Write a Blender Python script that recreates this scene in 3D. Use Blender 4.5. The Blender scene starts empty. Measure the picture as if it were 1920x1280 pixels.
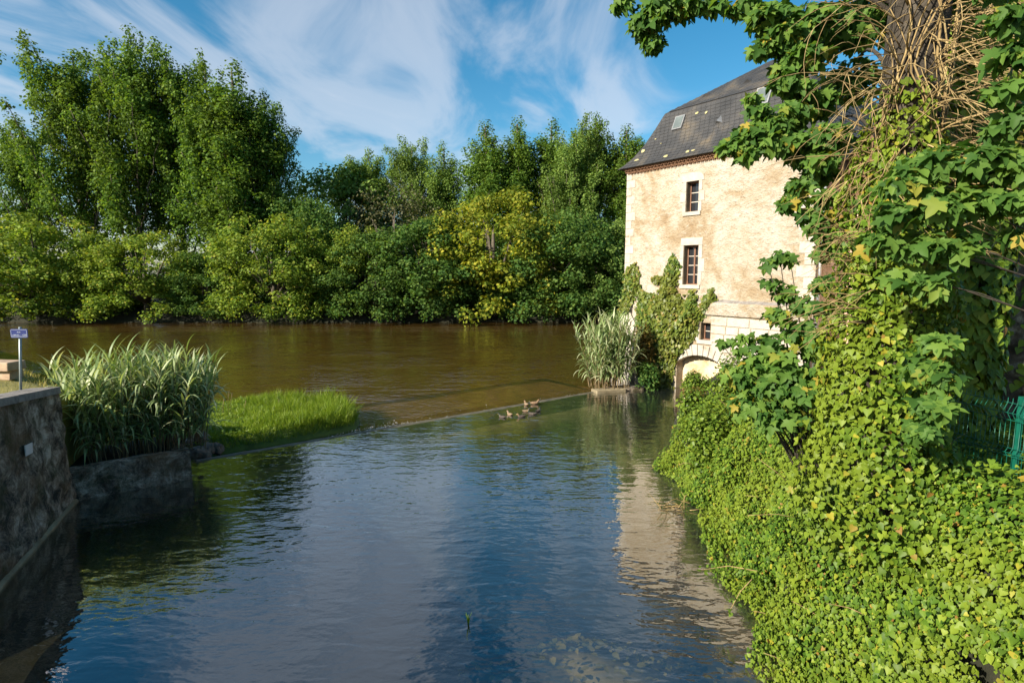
import bpy, math, random
import numpy as np
from mathutils import Vector, Matrix, noise as mnoise

random.seed(5)
rng = np.random.default_rng(11)
rad = math.radians
scene = bpy.context.scene
COL = scene.collection

# ------------------------------------------------------------------ camera
F = 1048.0                     # focal length in pixels of the 1920 px wide photograph
PITCH = rad(7.07)
CAMZ = 5.5
cam_d = bpy.data.cameras.new('camera'); cam = bpy.data.objects.new('camera', cam_d); COL.objects.link(cam)
cam.location = (0, 0, CAMZ); cam.rotation_euler = (math.pi / 2 - PITCH, 0, 0)
cam_d.sensor_width = 36; cam_d.lens = F / 1920 * 36; cam_d.clip_start = 0.05; cam_d.clip_end = 3000
scene.camera = cam

# ------------------------------------------------------------------ light and sky
SUN_AZ = math.atan2(-0.79, -0.61)        # direction to the sun in plan: x = sin, y = cos
SUN_EL = rad(27)
sx, sy = math.sin(SUN_AZ), math.cos(SUN_AZ)
world = bpy.data.worlds.new('World'); scene.world = world; world.use_nodes = True
wn = world.node_tree; wn.nodes.clear()
def N(nt, t, **kw):
    n = nt.nodes.new(t)
    for k, v in kw.items(): setattr(n, k, v)
    return n
def math_n(nt, op, a, b=None, clamp=False):
    n = N(nt, 'ShaderNodeMath', operation=op); n.use_clamp = clamp
    for i, v in enumerate((a, b)):
        if v is None: continue
        if isinstance(v, (int, float)): n.inputs[i].default_value = v
        else: nt.links.new(v, n.inputs[i])
    return n.outputs[0]
def ramp(nt, fac, stops, interp='LINEAR'):
    r = N(nt, 'ShaderNodeValToRGB'); r.color_ramp.interpolation = interp
    e = r.color_ramp.elements
    while len(e) < len(stops): e.new(0.5)
    for i, (p, c) in enumerate(stops):
        e[i].position = p; e[i].color = (c[0], c[1], c[2], 1) if not isinstance(c, (int, float)) else (c, c, c, 1)
    nt.links.new(fac, r.inputs[0]); return r.outputs[0]
def mixc(nt, fac, a, b, mode='MIX'):
    m = N(nt, 'ShaderNodeMix', data_type='RGBA', blend_type=mode)
    for s, v in ((m.inputs[0], fac), (m.inputs[6], a), (m.inputs[7], b)):
        if isinstance(v, (int, float)): s.default_value = v
        elif isinstance(v, tuple): s.default_value = (v[0], v[1], v[2], 1)
        else: nt.links.new(v, s)
    return m.outputs[2]
def noise_n(nt, vec, scale, detail=4, rough=0.55, dist=0.0):
    n = N(nt, 'ShaderNodeTexNoise'); n.inputs['Scale'].default_value = scale; n.inputs['Detail'].default_value = detail
    n.inputs['Roughness'].default_value = rough; n.inputs['Distortion'].default_value = dist
    nt.links.new(vec, n.inputs['Vector']); return n.outputs[0]
def mapping(nt, vec, loc=(0, 0, 0), rot=(0, 0, 0), scale=(1, 1, 1)):
    m = N(nt, 'ShaderNodeMapping'); m.inputs['Location'].default_value = loc
    m.inputs['Rotation'].default_value = rot; m.inputs['Scale'].default_value = scale
    nt.links.new(vec, m.inputs['Vector']); return m.outputs[0]

sky = N(wn, 'ShaderNodeTexSky', sky_type='NISHITA'); sky.sun_disc = False
sky.sun_elevation = SUN_EL; sky.sun_rotation = SUN_AZ
sky.air_density = 1.0; sky.dust_density = 0.6; sky.ozone_density = 2.5
tc = N(wn, 'ShaderNodeTexCoord'); sep = N(wn, 'ShaderNodeSeparateXYZ'); wn.links.new(tc.outputs['Generated'], sep.inputs[0])
zc = math_n(wn, 'MAXIMUM', math_n(wn, 'ADD', sep.outputs[2], 0.12), 0.05)
cx_ = math_n(wn, 'DIVIDE', sep.outputs[0], zc); cy_ = math_n(wn, 'DIVIDE', sep.outputs[1], zc)
comb = N(wn, 'ShaderNodeCombineXYZ'); wn.links.new(cx_, comb.inputs[0]); wn.links.new(cy_, comb.inputs[1])
cm = mapping(wn, comb.outputs[0], rot=(0, 0, rad(33)), scale=(1.15, 0.5, 1))
c1 = noise_n(wn, cm, 1.5, 8, 0.56, 0.9)
cm2 = mapping(wn, comb.outputs[0], loc=(2.3, 0.6, 0), rot=(0, 0, rad(20)), scale=(0.55, 0.3, 1))
c2 = noise_n(wn, cm2, 1.0, 3, 0.5, 0.2)
# the cirrus sheet thins out towards the right of the view
edge = math_n(wn, 'SUBTRACT', 0.47, math_n(wn, 'MULTIPLY', math_n(wn, 'SUBTRACT', cx_, math_n(wn, 'MULTIPLY', cy_, 0.06)), 0.75))
cov = math_n(wn, 'ADD', math_n(wn, 'MULTIPLY', math_n(wn, 'MINIMUM', edge, 0.42), 0.42), math_n(wn, 'MULTIPLY', c2, 0.35))
cl = math_n(wn, 'ADD', c1, math_n(wn, 'SUBTRACT', cov, 0.29))
cmask = ramp(wn, cl, [(0.46, 0.0), (0.66, 0.5), (0.92, 0.9)], 'EASE')
hs = N(wn, 'ShaderNodeHueSaturation'); hs.inputs['Saturation'].default_value = 1.36; hs.inputs['Hue'].default_value = 0.485; hs.inputs['Value'].default_value = 0.48
wn.links.new(sky.outputs[0], hs.inputs['Color'])
cloudcol = mixc(wn, c2, (2.1, 2.35, 2.75), (3.0, 3.0, 3.15))
skyc = mixc(wn, cmask, hs.outputs[0], cloudcol)
bg = N(wn, 'ShaderNodeBackground'); bg.inputs['Strength'].default_value = 0.105
wo = N(wn, 'ShaderNodeOutputWorld'); wn.links.new(skyc, bg.inputs[0]); wn.links.new(bg.outputs[0], wo.inputs[0])

sun_d = bpy.data.lights.new('sun', 'SUN'); sun = bpy.data.objects.new('sun', sun_d); COL.objects.link(sun)
sun_d.energy = 3.5; sun_d.angle = rad(0.6); sun_d.color = (1.0, 0.89, 0.73)
sdir = Vector((sx * math.cos(SUN_EL), sy * math.cos(SUN_EL), math.sin(SUN_EL)))
sun.rotation_euler = sdir.to_track_quat('Z', 'Y').to_euler(); sun.location = (-40, -10, 40)

vs = scene.view_settings
vs.view_transform = 'Standard'; vs.look = 'None'; vs.gamma = 1.0; vs.use_curve_mapping = False; vs.exposure = 1.6
scene.cycles.use_denoising = True
scene.cycles.max_bounces = 7; scene.cycles.diffuse_bounces = 3; scene.cycles.glossy_bounces = 4
scene.cycles.transmission_bounces = 4; scene.cycles.transparent_max_bounces = 12; scene.cycles.caustics_reflective = False
scene.cycles.caustics_refractive = False; scene.cycles.sample_clamp_indirect = 6

# ------------------------------------------------------------------ measuring helpers
CP, SP = math.cos(PITCH), math.sin(PITCH)
def ray(u, v):
    a, b = (u - 960) / F, (640 - v) / F
    return np.array([a, CP + b * SP, -SP + b * CP])
def on_z(u, v, z=0.0):
    r = ray(u, v); k = (z - CAMZ) / r[2]; return np.array([r[0] * k, r[1] * k, z])
def at_d(u, v, d):
    r = ray(u, v); k = d / r[1]; return np.array([r[0] * k, d, CAMZ + r[2] * k])
def proj(P):
    P = np.atleast_2d(P); x, y, z = P[:, 0], P[:, 1], P[:, 2] - CAMZ
    f = y * CP - z * SP; up = y * SP + z * CP
    f = np.maximum(f, 1e-3)
    return 960 + F * x / f, 640 - F * up / f, f
def smooth(x): x = np.clip(x, 0, 1); return x * x * (3 - 2 * x)
def nz(x, y, z=0.0, s=1.0): return mnoise.noise(Vector((x * s, y * s, z * s)))

# ------------------------------------------------------------------ object helpers
WLOC = {}
def tag(o, label=None, cat=None, group=None, kind=None):
    if label: o['label'] = label
    if cat: o['category'] = cat
    if group: o['group'] = group
    if kind: o['kind'] = kind
    return o
def thing(name, loc, label, cat, group=None):
    o = bpy.data.objects.new(name, None); COL.objects.link(o); o.location = loc; o.empty_display_size = 0.3
    WLOC[o] = Vector(loc); return tag(o, label, cat, group)
def attach(o, parent):
    if parent is not None:
        o.parent = parent; o.matrix_parent_inverse = Matrix.Translation(-WLOC.get(parent, Vector((0, 0, 0))))
def add_mesh(name, me, mat, parent, recentre=True):
    if recentre and len(me.vertices):
        n = len(me.vertices); co = np.empty(n * 3, np.float32); me.vertices.foreach_get('co', co); co = co.reshape(-1, 3)
        c = (co.min(0) + co.max(0)) / 2; c[2] = co[:, 2].min()
        co -= c; me.vertices.foreach_set('co', co.ravel()); me.update()
    else: c = np.zeros(3)
    o = bpy.data.objects.new(name, me); COL.objects.link(o); o.location = [float(q) for q in c]
    for m in (mat if isinstance(mat, (list, tuple)) else [mat]): me.materials.append(m)
    WLOC[o] = Vector(o.location); attach(o, parent); return o
def mk(name, verts, faces, mat, parent=None, smooth_=False, recentre=True, mi=None):
    me = bpy.data.meshes.new(name)
    me.from_pydata([tuple(map(float, v)) for v in verts], [], [tuple(f) for f in faces]); me.update()
    if mi is not None: me.polygons.foreach_set('material_index', mi)
    if smooth_: me.polygons.foreach_set('use_smooth', [True] * len(me.polygons))
    return add_mesh(name, me, mat, parent, recentre)
def np_mesh(name, V, Fc, rnd=None):
    """V (n,3), Fc (m,k) all faces with k corners"""
    me = bpy.data.meshes.new(name); m, k = Fc.shape
    me.vertices.add(len(V)); me.vertices.foreach_set('co', np.ascontiguousarray(V, np.float32).ravel())
    me.loops.add(m * k); me.loops.foreach_set('vertex_index', np.ascontiguousarray(Fc, np.int32).ravel())
    me.polygons.add(m); me.polygons.foreach_set('loop_start', np.arange(0, m * k, k, dtype=np.int32))
    me.update(calc_edges=True)
    if rnd is not None:
        a = me.attributes.new('rnd', 'FLOAT', 'FACE'); a.data.foreach_set('value', np.ascontiguousarray(rnd, np.float32))
    return me
class MB:
    def __init__(s): s.v = []; s.f = []; s.mi = []
    def add(s, v, f, mi=0):
        o = len(s.v); s.v += [tuple(map(float, p)) for p in v]; s.f += [tuple(i + o for i in q) for q in f]; s.mi += [mi] * len(f)
    def build(s, name, mat, parent=None, smooth_=False): return mk(name, s.v, s.f, mat, parent, smooth_, True, s.mi)
BOXF = [(0, 3, 2, 1), (4, 5, 6, 7), (0, 1, 5, 4), (1, 2, 6, 5), (2, 3, 7, 6), (3, 0, 4, 7)]
def box8(x0, x1, y0, y1, z0, z1): return [(x0, y0, z0), (x1, y0, z0), (x1, y1, z0), (x0, y1, z0), (x0, y0, z1), (x1, y0, z1), (x1, y1, z1), (x0, y1, z1)]
def tube_vf(pts, radii, n=6, cap=True):
    pts = [np.asarray(p, float) for p in pts]; V = []; Fs = []
    t0 = pts[1] - pts[0]; ref = np.array([0, 0, 1.0]) if abs(t0[2]) < 0.8 * np.linalg.norm(t0) else np.array([1.0, 0, 0])
    for i, p in enumerate(pts):
        t = pts[min(i + 1, len(pts) - 1)] - pts[max(i - 1, 0)]; t /= np.linalg.norm(t) + 1e-9
        a = np.cross(t, ref); a /= np.linalg.norm(a) + 1e-9; b = np.cross(t, a); ref = -b if False else ref
        r = radii[i] if hasattr(radii, '__len__') else radii
        ra, rb = (r if hasattr(r, '__len__') else (r, r))
        for k in range(n):
            th = 2 * math.pi * k / n; V.append(p + a * ra * math.cos(th) + b * rb * math.sin(th))
    for i in range(len(pts) - 1):
        for k in range(n):
            k2 = (k + 1) % n; Fs.append((i * n + k, i * n + k2, (i + 1) * n + k2, (i + 1) * n + k))
    if cap: Fs.append(tuple(range(n))[::-1]); Fs.append(tuple((len(pts) - 1) * n + k for k in range(n)))
    return V, Fs
def tube(name, pts, radii, mat, parent=None, n=6): v, f = tube_vf(pts, radii, n); return mk(name, v, f, mat, parent, True)

# ------------------------------------------------------------------ leaves
def frames(nrm, tip):
    nrm = nrm / (np.linalg.norm(nrm, axis=1, keepdims=True) + 1e-9)
    y = tip - (tip * nrm).sum(1, keepdims=True) * nrm; y /= np.linalg.norm(y, axis=1, keepdims=True) + 1e-9
    return np.stack([np.cross(y, nrm), y, nrm], axis=-1)
def fan(outline, centre, fold=0.0, droop=0.0):
    P = np.array([centre] + outline, float); V = np.zeros((len(P), 3)); V[:, :2] = P
    V[:, 2] = fold * np.abs(V[:, 0]) - droop * np.maximum(V[:, 1], 0) ** 2
    n = len(outline); return V, np.array([(0, 1 + i, 1 + (i + 1) % n) for i in range(n)])
IVY = fan([(0, 0), (.3, -.14), (.54, .1), (.42, .42), (.2, .72), (0, 1.0), (-.2, .72), (-.42, .42), (-.54, .1), (-.3, -.14)], (0, .3), 0.22, 0.12)
OVAL = fan([(0, 0), (.26, .2), (.3, .5), (0, 1.0), (-.3, .5), (-.26, .2)], (0, .45), 0.2, 0.15)
SYC = fan([(0, 0), (.22, -.1), (.52, -.02), (.40, .2), (.64, .36), (.76, .62), (.48, .6), (.30, .56), (.27, .8), (0, 1.1), (-.27, .8), (-.30, .56), (-.48, .6), (-.76, .62), (-.64, .36), (-.40, .2), (-.52, -.02), (-.22, -.1)], (0, .32), 0.28, 0.42)
RHOMB = (np.array([(0, 0, 0), (.42, .5, .1), (0, 1, 0), (-.42, .5, .1)]), np.array([(0, 1, 2, 3)]))
def blade_t(th0, k, segs=6, w=0.045):
    V = []; y = z = 0.0
    for i in range(segs + 1):
        s = i / segs; wd = w * (0.35 + 1.3 * s if s < .3 else 0.74 * (1 - ((s - .3) / .7) ** 1.5) + 0.0) + .001
        V += [(-wd, y, z), (wd, y, z)]; th = rad(th0 - k * s); y += math.cos(th) / segs; z += math.sin(th) / segs
    return np.array(V), np.array([(2 * i, 2 * i + 1, 2 * i + 3, 2 * i + 2) for i in range(segs)])
def merge_leaves(name, tm, P, R, S, mat, parent=None, rnd=None, kind='stuff'):
    TV, TF = tm; n = len(P)
    if np.ndim(S) == 1: S = S[:, None]
    V = np.einsum('nij,nvj->nvi', R, TV[None] * S[:, None, :]) + P[:, None, :]
    Fc = TF[None] + (np.arange(n) * len(TV))[:, None, None]
    if rnd is None: rnd = rng.random(n)
    me = np_mesh(name, V.reshape(-1, 3), Fc.reshape(-1, TF.shape[1]), np.repeat(rnd, len(TF)))
    o = add_mesh(name, me, mat, parent)
    if kind: o['kind'] = kind
    return o
def leaf_objects(name, tm, P, R, S, mat, parent):
    """each leaf its own object, all sharing one mesh"""
    me = np_mesh(name, tm[0], tm[1]); me.materials.append(mat)
    for p, r, s in zip(P, R, np.broadcast_to(S if np.ndim(S) == 2 else np.asarray(S)[:, None], (len(P), 3))):
        o = bpy.data.objects.new(name, me); COL.objects.link(o)
        M = Matrix([[float(q) for q in row] for row in r]).to_4x4() @ Matrix.Diagonal((float(s[0]), float(s[1]), float(s[2]), 1))
        M.translation = Vector([float(q) for q in p])
        attach(o, parent); o.matrix_basis = M
def leaves_split(parent, tm, P, R, S, mat, n_obj=300, leaf='leaf', rest='foliage'):
    u, v, d = proj(P); size = (S if np.ndim(S) == 1 else S.max(1)) / d
    size = np.where((u > 0) & (u < 1920) & (v > 0) & (v < 1280) & (d > .5), size, 0)
    # those on the outside, towards the camera, are the ones seen: prefer leaves not hidden by others in coarse cells
    cell = {}
    for i in np.argsort(d):
        key = (int(u[i] // 9), int(v[i] // 9))
        if key not in cell: cell[key] = i
    front = np.zeros(len(P)); front[list(cell.values())] = 1
    idx = np.argsort(-(size * (0.25 + front)))[:n_obj]
    mask = np.zeros(len(P), bool); mask[idx] = True
    leaf_objects(leaf, tm, P[mask], R[mask], S[mask], mat, parent)
    if (~mask).any(): merge_leaves(rest, tm, P[~mask], R[~mask], S[~mask], mat, parent)
def rand_unit(n): a = rng.normal(size=(n, 3)); return a / np.linalg.norm(a, axis=1, keepdims=True)
def cloud(centres, radii, counts, up=0.5, out=0.6):
    """leaf positions, normals, tips spread through ellipsoidal clumps, denser towards their surface"""
    P = []; Nn = []
    for c, r, n in zip(centres, radii, counts):
        d = rand_unit(n); f = rng.random(n) ** 0.45
        P.append(np.asarray(c) + d * f[:, None] * np.asarray(r)); Nn.append(d * out + rand_unit(n) * 0.65 + np.array([0, 0, up]))
    P = np.concatenate(P); Nn = np.concatenate(Nn)
    tip = rand_unit(len(P)) + np.array([0, 0, -0.55]); return P, Nn, tip

# ------------------------------------------------------------------ materials
def newmat(name):
    m = bpy.data.materials.new(name); m.use_nodes = True; nt = m.node_tree
    b = nt.nodes['Principled BSDF']; g = N(nt, 'ShaderNodeNewGeometry'); return m, nt, b, g.outputs['Position']
def bump(nt, b, h, strength, dist):
    n = N(nt, 'ShaderNodeBump'); n.inputs['Strength'].default_value = strength; n.inputs['Distance'].default_value = dist
    nt.links.new(h, n.inputs['Height']); nt.links.new(n.outputs[0], b.inputs['Normal']); return n
def simple(name, stops, scale=3.0, rough=0.8, bs=0.4, bd=0.02, bscale=None, detail=6, metal=0.0, dist=0.3):
    m, nt, b, pos = newmat(name)
    h = noise_n(nt, pos, scale, detail, 0.62, dist); nt.links.new(ramp(nt, h, stops), b.inputs['Base Color'])
    b.inputs['Roughness'].default_value = rough; b.inputs['Metallic'].default_value = metal
    if bs: bump(nt, b, noise_n(nt, pos, bscale or scale * 5, 6, 0.65), bs, bd)
    return m
def foliage(name, stops, trans=0.35, rough=0.5, patch=0.0, pscale=0.25, spec=0.28, pcol=None):
    m, nt, b, pos = newmat(name)
    at = N(nt, 'ShaderNodeAttribute'); at.attribute_name = 'rnd'; oi = N(nt, 'ShaderNodeObjectInfo')
    v = math_n(nt, 'FRACT', math_n(nt, 'ADD', at.outputs['Fac'], oi.outputs['Random']))
    col = ramp(nt, v, stops)
    if patch: col = mixc(nt, math_n(nt, 'MULTIPLY', ramp(nt, noise_n(nt, pos, pscale, 3), [(0.42, 0.0), (0.62, 1.0)]), patch), col, pcol)
    nt.links.new(col, b.inputs['Base Color']); b.inputs['Roughness'].default_value = rough
    b.inputs['Specular IOR Level'].default_value = spec
    tr = N(nt, 'ShaderNodeBsdfTranslucent'); tcol = mixc(nt, 1.0, col, (1.25, 1.2, 0.55), 'MULTIPLY'); nt.links.new(tcol, tr.inputs[0])
    mx = N(nt, 'ShaderNodeMixShader'); mx.inputs[0].default_value = trans
    nt.links.new(b.outputs[0], mx.inputs[1]); nt.links.new(tr.outputs[0], mx.inputs[2])
    nt.links.new(mx.outputs[0], nt.nodes['Material Output'].inputs['Surface']); return m
def water(name, deep, tint, body, scale, strength, rot, stretch, ior=(.03, 5), rough=0.03, fine=0.35):
    """clear-to-murky water: mirror by Fresnel over a mix of see-through and silt"""
    m, nt, b, pos = newmat(name); nt.nodes.remove(b)
    mp = mapping(nt, pos, rot=(0, 0, rot), scale=(stretch, 1, 1))
    h1 = noise_n(nt, mp, scale, 2, 0.5, 0.25); h2 = noise_n(nt, mapping(nt, pos, rot=(0, 0, rot + .5), scale=(stretch * 1.3, 1, 1)), scale * 2.6, 2, 0.5, 0.2)
    big = noise_n(nt, pos, 0.22, 2); amp = ramp(nt, big, [(0.35, 0.35), (0.65, 1.0)])
    h = math_n(nt, 'MULTIPLY', math_n(nt, 'ADD', h1, math_n(nt, 'MULTIPLY', h2, fine)), amp)
    bp = N(nt, 'ShaderNodeBump'); bp.inputs['Strength'].default_value = strength; bp.inputs['Distance'].default_value = 0.06 if fine < .5 else 0.11
    nt.links.new(h, bp.inputs['Height'])
    lw = N(nt, 'ShaderNodeLayerWeight'); lw.inputs['Blend'].default_value = 0.5; nt.links.new(bp.outputs[0], lw.inputs['Normal'])
    fres = math_n(nt, 'ADD', math_n(nt, 'MULTIPLY', math_n(nt, 'POWER', lw.outputs['Facing'], ior[1]), 1 - ior[0]), ior[0], True)   # Schlick
    gl = N(nt, 'ShaderNodeBsdfGlossy'); gl.inputs['Roughness'].default_value = rough; gl.inputs['Color'].default_value = (1, 1, 1, 1)
    nt.links.new(bp.outputs[0], gl.inputs['Normal'])
    tp = N(nt, 'ShaderNodeBsdfTransparent'); tp.inputs[0].default_value = (*tint, 1)
    df = N(nt, 'ShaderNodeBsdfDiffuse'); df.inputs[0].default_value = (*deep, 1)
    m1 = N(nt, 'ShaderNodeMixShader'); m1.inputs[0].default_value = body
    nt.links.new(tp.outputs[0], m1.inputs[1]); nt.links.new(df.outputs[0], m1.inputs[2])
    m2 = N(nt, 'ShaderNodeMixShader'); nt.links.new(fres, m2.inputs[0])
    nt.links.new(m1.outputs[0], m2.inputs[1]); nt.links.new(gl.outputs[0], m2.inputs[2])
    nt.links.new(m2.outputs[0], nt.nodes['Material Output'].inputs['Surface']); return m

M = {}
M['pool'] = water('pool_water', (.032, .044, .044), (.74, .72, .58), 0.3, 3.0, 0.42, rad(-8), 0.42, (.14, 2.8), 0.012)
M['river'] = water('river_water', (.075, .043, .009), (.5, .38, .18), 0.8, 1.7, 0.6, rad(4), 0.5, (.035, 4.5), 0.03, 0.8)
M['spill'] = water('spilling_water', (.06, .045, .02), (.62, .52, .33), 0.3, 2.4, 0.3, rad(30), 0.7, (.03, 4.5), 0.04, 0.9)
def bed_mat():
    m, nt, b, pos = newmat('silt_bed_depth_shade'); sp_ = N(nt, 'ShaderNodeSeparateXYZ'); nt.links.new(pos, sp_.inputs[0]); nse = noise_n(nt, pos, 1.6, 6, 0.65, 0.4)
    f_ = ramp(nt, math_n(nt, 'ADD', math_n(nt, 'ADD', sp_.outputs[2], 1.0), math_n(nt, 'MULTIPLY', nse, 0.5)), [(0.25, 0.0), (0.75, 1.0)])  # sand on the shoal; light lost with depth is also put into the colour
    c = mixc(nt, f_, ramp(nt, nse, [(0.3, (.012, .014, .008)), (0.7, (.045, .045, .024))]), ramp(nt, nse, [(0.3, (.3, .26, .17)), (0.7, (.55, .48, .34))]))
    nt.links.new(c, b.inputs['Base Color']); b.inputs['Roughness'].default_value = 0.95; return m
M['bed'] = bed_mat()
M['apron'] = simple('apron_stone', [(0.3, (.2, .14, .07)), (0.55, (.4, .3, .17)), (0.75, (.5, .42, .27))], 1.2, 0.8)
M['earth'] = simple('bank_earth', [(0.3, (.008, .010, .004)), (0.6, (.02, .022, .009)), (0.8, (.038, .033, .018))], 2.5, 0.95, 0.9, 0.05)
M['lawn'] = simple('lawn_ground', [(0.3, (.13, .13, .03)), (0.55, (.25, .22, .055)), (0.75, (.33, .28, .09))], 1.2, 0.95, 0.6, 0.03)
M['islesoil'] = simple('island_soil', [(0.3, (.05, .08, .015)), (0.7, (.11, .17, .03))], 2, 0.95)

def wall_mat():
    m, nt, b, pos = newmat('old_lime_render')
    big = noise_n(nt, pos, 0.42, 7, 0.66, 0.8); mid = noise_n(nt, mapping(nt, pos, scale=(1, 1, 1.8)), 2.2, 8, 0.72, 0.4); fine = noise_n(nt, mapping(nt, pos, scale=(1, 1, 1.6)), 9, 6, 0.72)
    c = ramp(nt, big, [(0.34, (.30, .22, .13)), (0.43, (.385, .315, .215)), (0.5, (.45, .40, .315)), (0.64, (.51, .475, .41))])
    c = mixc(nt, ramp(nt, mid, [(0.36, 0.6), (0.5, 0.0)]), c, (.30, .21, .115))
    c = mixc(nt, ramp(nt, mid, [(0.55, 0.0), (0.66, 0.7)]), c, (.50, .47, .41))
    c = mixc(nt, ramp(nt, fine, [(0.36, 0.5), (0.48, 0.0)]), c, (.22, .15, .085)); nt.links.new(c, b.inputs['Base Color'])
    b.inputs['Roughness'].default_value = 0.95
    bump(nt, b, math_n(nt, 'ADD', mid, math_n(nt, 'MULTIPLY', fine, 0.7)), 1.0, 0.12); return m
M['render'] = wall_mat()
M['white_stone'] = simple('white_limestone', [(0.3, (.29, .24, .175)), (0.45, (.40, .365, .31)), (0.75, (.48, .45, .40))], 2.2, 0.9, 0.6, 0.04)
M['arch_back'] = simple('arch_infill', [(0.3, (.36, .25, .13)), (0.55, (.58, .47, .31)), (0.75, (.7, .62, .48))], 2.0, 0.95, 0.6, 0.05, 5)
M['joint'] = simple('joint_mortar', [(0.3, (.36, .28, .18)), (0.7, (.55, .46, .33))], 4, 0.95)
M['slate'] = simple('slate', [(0.3, (.022, .024, .027)), (0.5, (.04, .041, .043)), (0.62, (.075, .068, .058)), (0.74, (.13, .10, .06))], 0.9, 0.7, 0.3, 0.01, 12, 8)
M['slate_base'] = simple('roof_underlay', [(0.3, (.02, .02, .02)), (0.7, (.04, .04, .04))], 2, 0.9)
M['lichen'] = simple('lichen', [(0.3, (.28, .26, .12)), (0.7, (.5, .46, .24))], 9, 0.95)
M['terracotta'] = simple('terracotta', [(0.3, (.13, .07, .042)), (0.7, (.24, .135, .08))], 5, 0.9)
M['wood'] = simple('brown_window_wood', [(0.3, (.13, .06, .035)), (0.7, (.24, .125, .075))], 6, 0.6, 0.2, 0.004)
M['jamb_shade'] = simple('grey_jamb_shade', [(0.3, (.12, .09, .055)), (0.7, (.24, .19, .12))], 5, 0.85)  # brownish grey that paints the shade of the left window reveals
M['bar'] = simple('pale_glazing_bar', [(0.3, (.5, .45, .38)), (0.7, (.65, .6, .52))], 5, 0.6)
def glass_mat():
    m, nt, b, pos = newmat('dark_glass'); b.inputs['Base Color'].default_value = (.02, .022, .026, 1)
    b.inputs['Roughness'].default_value = 0.06; b.inputs['Specular IOR Level'].default_value = 0.6; return m
M['glass'] = glass_mat()
M['skyglass'] = simple('skylight_glass', [(0.3, (.09, .11, .11)), (0.7, (.15, .18, .18))], 3, 0.2, 0)
M['zinc'] = simple('zinc', [(0.3, (.25, .26, .27)), (0.7, (.42, .43, .43))], 4, 0.45, 0.1, 0.003, None, 4, 0.6)
def quay_mat():
    m, nt, b, pos = newmat('quay_masonry')
    big = noise_n(nt, pos, 0.7, 6, 0.65, 0.5); mid = noise_n(nt, pos, 4.5, 8, 0.72, 0.3); fine = noise_n(nt, pos, 22, 5, 0.7)
    c = ramp(nt, noise_n(nt, pos, 2.4, 9, 0.78, 0.4), [(0.40, (.03, .026, .02)), (0.47, (.16, .13, .10)), (0.54, (.36, .30, .23)), (0.62, (.62, .56, .47))])
    c = mixc(nt, ramp(nt, big, [(0.48, 0.0), (0.62, 0.75)]), c, mixc(nt, mid, (.05, .03, .012), (.24, .14, .06)))
    sp = N(nt, 'ShaderNodeSeparateXYZ'); nt.links.new(pos, sp.inputs[0])
    moss = math_n(nt, 'MULTIPLY', ramp(nt, noise_n(nt, pos, 1.7, 5, 0.6), [(0.5, 0.0), (0.62, 0.8)]), ramp(nt, fine, [(0.35, 0.2), (0.6, 1.0)]))
    c = mixc(nt, moss, c, (.05, .055, .014)); nt.links.new(c, b.inputs['Base Color']); b.inputs['Roughness'].default_value = 0.95
    bump(nt, b, math_n(nt, 'ADD', mid, math_n(nt, 'MULTIPLY', fine, 0.35)), 1.0, 0.12); return m
M['quay'] = quay_mat()
M['coping'] = simple('coping_stone', [(0.3, (.12, .11, .10)), (0.6, (.25, .23, .21)), (0.8, (.34, .31, .27))], 5, 0.95, 0.6, 0.02)
M['tide'] = simple('pale_footing', [(0.3, (.16, .13, .075)), (0.7, (.33, .28, .18))], 3, 0.9, 0.6, 0.03)
M['rock'] = simple('rock', [(0.3, (.06, .05, .042)), (0.55, (.16, .13, .105)), (0.8, (.28, .24, .2))], 3, 0.95, 0.7, 0.04)
M['bench'] = simple('bench_stone', [(0.3, (.25, .17, .11)), (0.7, (.45, .33, .23))], 4, 0.9, 0.5, 0.015)
M['weir'] = simple('weir_stone', [(0.3, (.045, .045, .03)), (0.6, (.11, .1, .065)), (0.8, (.2, .18, .12))], 3, 0.7, 0.5, 0.03)
M['foam'] = simple('foam', [(0.3, (.55, .58, .6)), (0.7, (.8, .8, .8))], 9, 0.6)
M['bark'] = simple('bark', [(0.3, (.022, .018, .012)), (0.55, (.055, .045, .033)), (0.75, (.11, .095, .072))], 6, 0.95, 0.8, 0.03)
M['lichen_bark'] = simple('lichened_bark', [(0.35, (.028, .024, .016)), (0.5, (.075, .068, .05)), (0.6, (.2, .21, .17)), (0.75, (.34, .36, .3))], 3.2, 0.95, 0.8, 0.03, 14)
M['farbark'] = simple('grey_bark', [(0.3, (.05, .042, .03)), (0.7, (.14, .12, .09))], 3, 0.95, 0)
M['twig'] = simple('dead_ivy_wood', [(0.3, (.13, .085, .035)), (0.5, (.28, .20, .085)), (0.72, (.46, .36, .17))], 5, 0.9, 0.5, 0.006)
M['green_wire'] = simple('green_coated_wire', [(0.3, (.004, .085, .056)), (0.7, (.007, .13, .088))], 6, 0.4, 0)
M['sign_blue'] = simple('sign_enamel', [(0.3, (.006, .022, .13)), (0.7, (.008, .03, .16))], 4, 0.3, 0)
M['sign_white'] = simple('sign_white', [(0.3, (.36, .42, .55)), (0.7, (.44, .5, .62))], 4, 0.5, 0)
M['post'] = simple('galvanised_post', [(0.3, (.19, .24, .26)), (0.7, (.3, .35, .36))], 4, 0.45, 0, metal=0.4)
M['plate'] = simple('white_plate', [(0.3, (.55, .53, .52)), (0.7, (.66, .63, .62))], 6, 0.6, 0.1, 0.003)
M['pink'] = simple('pink_house_render', [(0.3, (.55, .36, .27)), (0.7, (.68, .48, .38))], 1.5, 0.9)

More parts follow.
